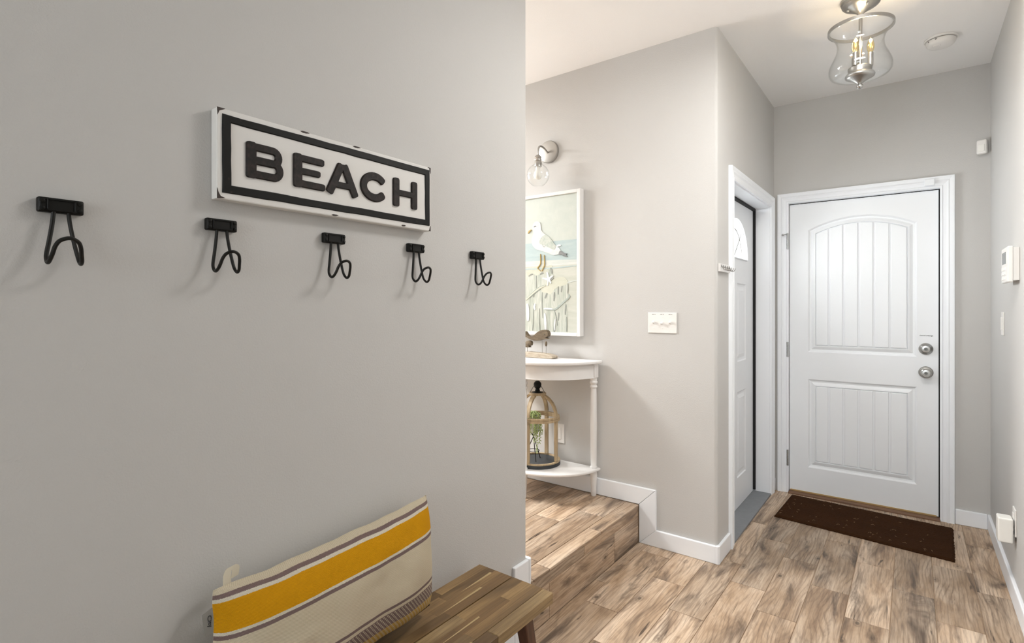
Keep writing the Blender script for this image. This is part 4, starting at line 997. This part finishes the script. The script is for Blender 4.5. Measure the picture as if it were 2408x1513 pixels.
daub('starfish', [(-1.809, 1.526), (-1.798, 1.522), (-1.79, 1.494), (-1.761, 1.505), (-1.759, 1.499), (-1.783, 1.481), (-1.772, 1.456), (-1.779, 1.453), (-1.792, 1.469), (-1.798, 1.441), (-1.805, 1.441), (-1.802, 1.472), (-1.839, 1.486), (-1.839, 1.492), (-1.805, 1.488)], 'white', 0.002, False)
stroke('bark_streak', [(-1.781, 1.474), (-1.770, 1.482), (-1.760, 1.490)], 0.005, 'streak')
daub('gull_body', [(-1.912, 1.800), (-1.912, 1.824), (-1.900, 1.841), (-1.879, 1.846), (-1.859, 1.837), (-1.851, 1.815), (-1.847, 1.787), (-1.819, 1.759), (-1.789, 1.737), (-1.766, 1.711), (-1.740, 1.684), (-1.711, 1.657), (-1.698, 1.643), (-1.688, 1.631), (-1.720, 1.631), (-1.756, 1.627), (-1.786, 1.637), (-1.812, 1.647), (-1.852, 1.661), (-1.886, 1.672), (-1.912, 1.696), (-1.921, 1.722), (-1.919, 1.748), (-1.907, 1.772)], 'gull', 0.0016)
daub('gull_wing', [(-1.842, 1.747), (-1.812, 1.756), (-1.779, 1.731), (-1.753, 1.696), (-1.740, 1.679), (-1.753, 1.660), (-1.779, 1.670), (-1.819, 1.690), (-1.862, 1.709)], 'wing', 0.0022)
daub('gull_tail', [(-1.709, 1.652), (-1.682, 1.637), (-1.660, 1.631), (-1.669, 1.625), (-1.660, 1.611), (-1.688, 1.618), (-1.695, 1.626), (-1.720, 1.629)], 'dark', 0.0024)
stroke('feather', [(-1.743, 1.676), (-1.722, 1.684), (-1.705, 1.683)], 0.006, 'white'); stroke('feather', [(-1.742, 1.670), (-1.725, 1.668), (-1.712, 1.655)], 0.005, 'white')
stroke('feather', [(-1.842, 1.700), (-1.825, 1.682), (-1.808, 1.703)], 0.0016, 'streak'); stroke('feather', [(-1.812, 1.745), (-1.795, 1.728), (-1.785, 1.722)], 0.0016, 'streak')
daub('gull_beak', [(-1.926, 1.799), (-1.924, 1.795), (-1.947, 1.776), (-1.951, 1.777), (-1.943, 1.792)], 'yellow', 0.0024, False)
stroke('gull_eye', [(-1.903, 1.812), (-1.893, 1.817), (-1.885, 1.814)], 0.003, 'dark', 0.0026)
for pts in ([(-1.854, 1.640), (-1.853, 1.588), (-1.857, 1.574), (-1.874, 1.554), (-1.869, 1.546), (-1.854, 1.534)], [(-1.827, 1.632), (-1.824, 1.592), (-1.825, 1.567), (-1.837, 1.545), (-1.844, 1.531)]):
    stroke('gull_leg', pts, 0.0028, 'yellow', 0.0026)

# ------------------------------------------------------------------ wall sconce
SCX, SCZ = -1.812, 2.277
sc_ = thing('wall_sconce', (SCX, YM, SCZ), 'brushed nickel wall sconce with clear globe above the painting', 'sconce')
def lathe_wall(prof, c): return MB().lathe(prof, 40, Matrix.Translation(Vector(c)) @ Matrix.Rotation(R(90), 4, 'X'))
lathe_wall([(0.0001, 0.0005), (0.069, 0.0005), (0.069, 0.014), (0.066, 0.020), (0.060, 0.0215), (0.0001, 0.0215)], (SCX, YM, SCZ)).build('back_plate', M['nickel'], sc_, smooth=True)
MB().tube(spline([(SCX, YM-0.020, SCZ-0.008), (SCX, YM-0.060, SCZ+0.010), (SCX, YM-0.100, SCZ+0.014), (SCX, YM-0.124, SCZ-0.006), (SCX, YM-0.128, SCZ-0.050)], 8), 0.0055, 12).build('arm', M['nickel'], sc_, smooth=True)
GY = YM-0.128; GZ = 2.108
TS = Matrix.Translation((SCX, GY, 0))
MB().lathe([(0.0001, 2.232), (0.008, 2.232), (0.019, 2.222), (0.021, 2.214), (0.018, 2.210), (0.0215, 2.205), (0.0215, 2.197), (0.018, 2.193), (0.0225, 2.187), (0.0225, 2.160), (0.0001, 2.160)], 28, TS).build('socket_cup', M['nickel'], sc_, smooth=True, angle=40)
gp = [(0.024, 2.178)] + [(0.069*math.sin(R(a)), GZ+0.069*math.cos(R(a))) for a in range(26, 152, 6)] + [(0.0345, 2.046)]
gp2 = [(r-0.0022, z) for r, z in gp[::-1]]
MB().lathe(gp+gp2, 40, TS, closed=True).build('globe', M['glass'], sc_, smooth=True)
bl2 = MB().lathe([(0.0001, 2.082), (0.012, 2.084), (0.023, 2.094), (0.027, 2.108), (0.023, 2.124), (0.015, 2.138), (0.0135, 2.160), (0.0001, 2.160)], 24, TS).build('bulb', M['canvas_white'], sc_, smooth=True)

# ------------------------------------------------------------------ pendant lamp in the entry
PXc, PYc = -0.192, 2.950
lamp = thing('ceiling_lamp', (PXc, PYc, CEIL), 'brushed nickel bell-jar ceiling lamp with two glowing amber candle bulbs', 'ceiling lamp')
TP = Matrix.Translation((PXc, PYc, CEIL)) @ Matrix.Rotation(R(1.2), 4, (0.8, 0.6, 0)) @ Matrix.Translation((0, 0, -CEIL))
def LP(prof, n=48, closed=False): return MB().lathe(prof, n, TP, closed)
LP([(0.0001, 2.7425), (0.082, 2.7425), (0.083, 2.736), (0.079, 2.731), (0.080, 2.727), (0.075, 2.722), (0.0765, 2.717), (0.071, 2.711), (0.060, 2.704), (0.040, 2.694), (0.018, 2.680), (0.009, 2.668), (0.0065, 2.664), (0.0001, 2.664)]).build('canopy', M['nickel'], lamp, smooth=True, angle=50)
for a in (200, 305):
    q = TP @ Vector((0.052*math.cos(R(a)), 0.052*math.sin(R(a)), 2.697))
    MB().sphere(q, 0.0062, 12, 8).build('cap_nut', M['chrome'], lamp, smooth=True)
LP([(0.0001, 2.42), (0.0072, 2.42), (0.0072, 2.668), (0.0001, 2.668)], 16).build('stem', M['nickel'], lamp, smooth=True)
gl_ = [(0.126, 2.606), (0.122, 2.596), (0.106, 2.575), (0.096, 2.552), (0.0935, 2.528), (0.099, 2.500), (0.112, 2.470), (0.123, 2.445), (0.127, 2.425), (0.124, 2.405), (0.112, 2.390), (0.088, 2.382), (0.060, 2.3815), (0.044, 2.3815)]
gl_ = [(p.x, p.y) for p in spline([(a, z, 0) for a, z in gl_], 4)]
LP(gl_ + [(r-0.0025, z+0.001) for r, z in gl_[::-1]], 64, True).build('glass_shade', M['glass'], lamp, smooth=True)
LP([(0.1265, 2.601), (0.1325, 2.601), (0.1325, 2.615), (0.1265, 2.615)], 64, True).build('rim_band', M['nickel'], lamp, smooth=True)
LP([(0.0001, 2.428), (0.046, 2.428), (0.049, 2.424), (0.048, 2.414), (0.047, 2.404), (0.0485, 2.400), (0.0001, 2.400)]).build('candle_pan', M['nickel'], lamp, smooth=True, angle=40)
LP([(0.0001, 2.3995), (0.050, 2.3995), (0.057, 2.397), (0.0605, 2.390), (0.0585, 2.383), (0.048, 2.377), (0.034, 2.370), (0.022, 2.362), (0.012, 2.355), (0.0075, 2.351), (0.0001, 2.351)]).build('bottom_cap', M['nickel'], lamp, smooth=True, angle=60)
q = TP @ Vector((0, 0, 2.341)); MB().sphere(q, 0.0135, 20, 14, (1, 1, 0.92)).build('finial', M['chrome'], lamp, smooth=True)
fwd = math.atan2(math.cos(R(37.046)), -math.sin(R(37.046)))   # away from the doorway end
for k in range(3):
    a = fwd + 2*math.pi*k/3; cx_, cy_ = 0.040*math.cos(a), 0.040*math.sin(a)
    T3 = TP @ Matrix.Translation((cx_, cy_, 0))
    cd = MB().lathe([(0.0001, 2.428), (0.0115, 2.428), (0.0115, 2.488), (0.0001, 2.488)], 20, T3).build('candle_sleeve', M['nickel'], lamp, smooth=True)
    top = [(0.0085, 2.488), (0.0125, 2.498), (0.0155, 2.511), (0.0150, 2.524), (0.0110, 2.540), (0.0055, 2.552), (0.0001, 2.557)]
    MB().lathe([(0.0001, 2.4882)] + top, 20, T3).build('bulb', M['amber_glass'] if k else M['glass'], cd, smooth=True)
    if k:
        MB().sphere(T3 @ Vector((0, 0, 2.522)), 0.0042, 10, 8, (1, 1, 3.2)).build('filament', M['filament'], cd, smooth=True)
        pd = bpy.data.lights.new('bulb_light', 'POINT'); pd.energy = 0.38; pd.color = (1.0, 0.86, 0.68); pd.shadow_soft_size = 0.012
        po = bpy.data.objects.new('bulb_light', pd); COL.objects.link(po); po.location = T3 @ Vector((0, 0, 2.545))

# ------------------------------------------------------------------ added lamp on the hall ceiling, out of view, brightening hall and entry
fl = thing('added_ceiling_lamp', (-0.15, 2.10, CEIL), 'round ceiling lamp added out of view to light the hall', 'ceiling lamp')
TF = Matrix.Translation((-0.15, 2.10, CEIL)) @ Matrix.Diagonal((1, 1, -1, 1))
MB().lathe([(0.0001, 0.0003), (0.285, 0.0003), (0.285, 0.022), (0.275, 0.030), (0.0001, 0.030)], 48, TF).build('pan', M['nickel'], fl, smooth=True)
MB().lathe([(0.0001, 0.030), (0.270, 0.030), (0.255, 0.055), (0.180, 0.080), (0.0001, 0.090)], 48, TF).build('diffuser', emis('added_lamp_glow', (1.0, 0.96, 0.91), 4.0), fl, smooth=True)
fd = bpy.data.lights.new('added_hall_light', 'AREA'); fd.shape = 'DISK'; fd.size = 0.54; fd.energy = 10.0; fd.color = (1.0, 0.985, 0.96)
fo_ = bpy.data.objects.new('added_hall_light', fd); COL.objects.link(fo_); fo_.location = (-0.15, 2.10, CEIL-0.095)

# large added lamp behind the sign wall, standing in for ceiling-bounced light
f2 = thing('added_ceiling_lamp', (-3.60, 1.62, CEIL), 'wide round ceiling lamp added unseen behind the sign wall', 'ceiling lamp')
TG = Matrix.Translation((-3.60, 1.62, CEIL)) @ Matrix.Diagonal((1, 1, -1, 1))
MB().lathe([(0.0001, 0.0003), (0.365, 0.0003), (0.365, 0.022), (0.355, 0.030), (0.0001, 0.030)], 48, TG).build('pan', M['nickel'], f2, smooth=True)
MB().lathe([(0.0001, 0.030), (0.350, 0.030), (0.335, 0.050), (0.240, 0.068), (0.0001, 0.076)], 48, TG).build('diffuser', emis('added_lamp_glow', (1.0, 0.98, 0.95), 4.0), f2, smooth=True)
gd = bpy.data.lights.new('added_room_light', 'AREA'); gd.shape = 'DISK'; gd.size = 0.66; gd.energy = 66; gd.color = (1.0, 0.99, 0.975)
go_ = bpy.data.objects.new('added_room_light', gd); COL.objects.link(go_); go_.location = (-3.60, 1.62, CEIL-0.082)

# ------------------------------------------------------------------ smoke detector
TD = Matrix.Translation((0.120, 3.640, CEIL)) @ Matrix.Diagonal((1, 1, -1, 1))
sd = thing('smoke_detector', (0.120, 3.640, CEIL), 'round white smoke detector on the entry ceiling', 'smoke detector')
MB().lathe([(0.0001, 0.0003), (0.072, 0.0003), (0.072, 0.006), (0.069, 0.010), (0.0001, 0.010)], 44, TD).build('mounting_ring', M['white_plastic'], sd, smooth=True)
MB().lathe([(0.0001, 0.010), (0.0595, 0.010), (0.0595, 0.0135), (0.0001, 0.0135)], 44, TD).build('vent_gap', M['grey_print'], sd, smooth=True)
MB().lathe([(0.0001, 0.0135), (0.0635, 0.0135), (0.0635, 0.022), (0.060, 0.032), (0.053, 0.039), (0.040, 0.042), (0.0001, 0.043)], 44, TD).build('cover', M['white_plastic'], sd, smooth=True, angle=50)
b = MB().lathe([(0.0001, 0.041), (0.018, 0.041), (0.016, 0.0465), (0.0001, 0.047)], 24, TD @ Matrix.Translation((-0.018, -0.022, 0))); b.build('test_button', M['white_plastic'], sd, smooth=True)
for a in (150, 215, 250):
    q = Vector((0.120 + 0.0634*math.cos(R(a)), 3.640 + 0.0634*math.sin(R(a)), 0))
    b = MB().box((-0.0006, -0.004, -0.003), (0.0006, 0.004, 0.003)); MX = Matrix.Translation((q.x, q.y, CEIL-0.019)) @ Matrix.Rotation(R(a), 4, 'Z'); b.v = [tuple(MX @ Vector(p)) for p in b.v]
    b.build('vent_slot', M['grey_print'], sd)

# ------------------------------------------------------------------ light switches on the middle wall
sw = thing('switch_plate', (-1.083, YM, 1.168), 'white triple light switch plate on the wall right of the console', 'light switch')
plate('cover_plate', (-1.164, YM-0.0055, 1.1675), (-1.003, YM-0.0002, 1.2785), M['white_plastic'], sw, bevel=0.002)
for i, upd in enumerate((0, 1, 0)):
    xc = -1.130 + 0.0465*i
    s = MB(); ang = R(28 if upd else -28); MX = Matrix.Translation((xc, YM-0.0055, 1.223)) @ Matrix.Rotation(ang, 4, 'X')
    s.box((-0.0045, -0.014, -0.006), (0.0045, 0.002, 0.006)); s.v = [tuple(MX @ Vector(p)) for p in s.v]
    s.build('toggle', M['white_plastic'], sw, bevel=0.001)
    for z in (1.2535, 1.1925): lathe_wall([(0.0001, 0), (0.0026, 0), (0.0022, 0.001), (0.0001, 0.001)], (xc, YM-0.0054, z)).build('screw', M['white_plastic'], sw)
    for a, l in ((-0.010, 0.011), (0.004, 0.006)):
        plate('printed_mark', (xc+a, YM-0.0058, 1.2685), (xc+a+l, YM-0.0050, 1.2708), M['grey_print'], sw)
# outlet behind the lantern
ou = thing('wall_outlet', (-1.737, YM, 0.475), 'white outlet cover low on the wall behind the lantern', 'outlet')
plate('cover_plate', (-1.778, YM-0.006, 0.472), (-1.703, YM-0.0002, 0.590), M['white_plastic'], ou, bevel=0.002)
plate('socket_face', (-1.7565, YM-0.009, 0.495), (-1.7245, YM-0.0058, 0.567), M['white_plastic'], ou, bevel=0.002)

# ------------------------------------------------------------------ key rack on the side wall
kr = thing('key_rack', (XS, 2.90, 1.49), 'small white key rack with curled metal hooks beside the entry door', 'key rack')
plate('board', (XS+0.0003, 2.800, 1.491), (XS+0.012, 2.984, 1.532), M['white_lacquer'], kr, bevel=0.002)
for i in range(5):
    yc = 2.822 + 0.035*i; x0 = XS+0.012
    h = MB().tube(spline([(x0, yc, 1.520), (x0+0.006, yc, 1.514), (x0+0.012, yc, 1.502), (x0+0.022, yc, 1.498), (x0+0.030, yc, 1.505), (x0+0.031, yc, 1.514)], 5), 0.0017, 8)
    h.box((x0, yc-0.005, 1.514), (x0+0.002, yc+0.005, 1.526)); h.build('key_hook', M['pewter'], kr, smooth=True)

# ------------------------------------------------------------------ motion sensor, alarm keypad, switch and plug-in on the right
ms = thing('motion_sensor', (0.335, YF-0.02, 2.205), 'small white motion sensor high in the corner above the garage door', 'sensor')
MX = Matrix.Translation((0.3275, YF-0.026, 2.248)) @ Matrix.Rotation(R(-22), 4, 'Z')
b = MB().box((-0.024, -0.018, -0.042), (0.024, 0.010, 0.042)); b.v = [tuple(MX @ Vector(p)) for p in b.v]; b.build('housing', M['white_plastic'], ms, bevel=0.008, seg=4)
b = MB().box((-0.015, -0.0205, -0.028), (0.015, -0.0175, 0.012)); b.v = [tuple(MX @ Vector(p)) for p in b.v]; b.build('lens', M['canvas_white'], ms, bevel=0.001)
MB().box((0.318, YF-0.018, 2.215), (0.352, YF-0.0005, 2.282)).build('bracket', M['white_plastic'], ms, bevel=0.002)
kp = thing('alarm_keypad', (XR, 3.20, 1.415), 'white alarm keypad with small display on the right wall', 'keypad')
plate('back_box', (XR-0.022, 3.112, 1.424), (XR-0.0003, 3.300, 1.566), M['white_plastic'], kp, bevel=0.002)
plate('front_cover', (XR-0.038, 3.105, 1.417), (XR-0.0215, 3.310, 1.572), M['white_plastic'], kp, bevel=0.003)
plate('display', (XR-0.0388, 3.170, 1.500), (XR-0.0375, 3.285, 1.552), M['screen'], kp)
for i in range(4):
    for j in range(3):
        plate('button', (XR-0.041, 3.175+0.030*i, 1.430+0.021*j), (XR-0.0375, 3.195+0.030*i, 1.444+0.021*j), M['canvas_white'], kp, bevel=0.001)
rs = thing('light_switch', (XR, 3.62, 1.168), 'white light switch seen edge-on on the right wall', 'light switch')
plate('cover_plate', (XR-0.0055, 3.585, 1.167), (XR-0.0002, 3.660, 1.283), M['white_plastic'], rs, bevel=0.002)
plate('rocker', (XR-0.0095, 3.607, 1.192), (XR-0.0052, 3.638, 1.258), M['white_plastic'], rs, bevel=0.002)
ro2 = thing('wall_outlet', (XR, 3.23, 0.30), 'white outlet cover low on the right wall behind the plug-in', 'outlet')
plate('cover_plate', (XR-0.006, 3.190, 0.297), (XR-0.0002, 3.266, 0.415), M['white_plastic'], ro2, bevel=0.002)
plate('socket_face', (XR-0.0095, 3.212, 0.318), (XR-0.0058, 3.246, 0.394), M['white_plastic'], ro2, bevel=0.002)
pg = thing('plug_in_device', (XR-0.03, 3.215, 0.262), 'white square plug-in device in the low outlet on the right wall', 'plug-in')
plate('body', (XR-0.062, 3.192, 0.264), (XR-0.0105, 3.262, 0.372), M['canvas_white'], pg, bevel=0.007, seg=3)
plate('bezel', (XR-0.016, 3.196, 0.268), (XR-0.0100, 3.258, 0.368), M['grey_print'], pg, bevel=0.001)
cs = thing('contact_sensor', (0.08, YF-0.03, 2.05), 'small white contact sensor on the casing above the garage door', 'sensor')
plate('housing', (0.058, YF-0.030, 2.056), (0.108, YF-0.0175, 2.096), M['trim'], cs, bevel=0.003)

# ------------------------------------------------------------------ coir doormat
mat = thing('doormat', (-0.25, 3.82, 0), 'dark brown coir doormat in front of the garage door', 'doormat')
from mathutils import noise as mn
def matpt(s, t):
    p0 = Vector((-0.688, 3.628)).lerp(Vector((0.174, 3.532)), s); p1 = Vector((-0.668, 4.100)).lerp(Vector((0.190, 4.045)), s)
    return p0.lerp(p1, t)
bm = bmesh.new(); nx, ny = 180, 100; g = []
for j in range(ny+1):
    row = []
    for i in range(nx+1):
        p = matpt(i/nx, j/ny); e = min(i, nx-i, j, ny-j)
        z = 0.014*min(1, 0.35+e/3) + (mn.noise(Vector((p.x*160, p.y*160, 0)))*0.0022 + mn.noise(Vector((p.x*8, p.y*8, 4)))*0.0025)*(1 if e else 0)
        if e == 0: p = p + Vector((random.uniform(-.0025, .0025), random.uniform(-.0025, .0025)))
        row.append(bm.verts.new((p.x, p.y, max(0.002, z))))
    g.append(row)
for j in range(ny):
    for i in range(nx): bm.faces.new((g[j][i], g[j][i+1], g[j+1][i+1], g[j+1][i]))
rimv = [g[0][i] for i in range(nx+1)] + [g[j][nx] for j in range(1, ny+1)] + [g[ny][i] for i in range(nx-1, -1, -1)] + [g[j][0] for j in range(ny-1, 0, -1)]
low = [bm.verts.new((v.co.x, v.co.y, 0.0004)) for v in rimv]
for i in range(len(rimv)): bm.faces.new((rimv[i], low[i], low[(i+1) % len(rimv)], rimv[(i+1) % len(rimv)]))
bm.faces.new(low)
bmesh.ops.recalc_face_normals(bm, faces=bm.faces)
finish(bm, 'coir_pile', M['coir'], mat, smooth=False)
fb = MB(); rf = random.Random(9)
for k in range(60):
    p = matpt(rf.uniform(.02, .98), rf.uniform(.03, .97)); a = rf.uniform(0, 6.28); L = rf.uniform(.006, .018)
    fb.tube([(p.x, p.y, .0165), (p.x+L*.5*math.cos(a), p.y+L*.5*math.sin(a), .0195), (p.x+L*math.cos(a+.8), p.y+L*math.sin(a+.8), .0165)], 0.0006, 4)
fo = fb.build('loose_fibres', plain('pale_fibre', (0.30, 0.19, 0.10), 0.9), mat); fo['kind'] = 'stuff'
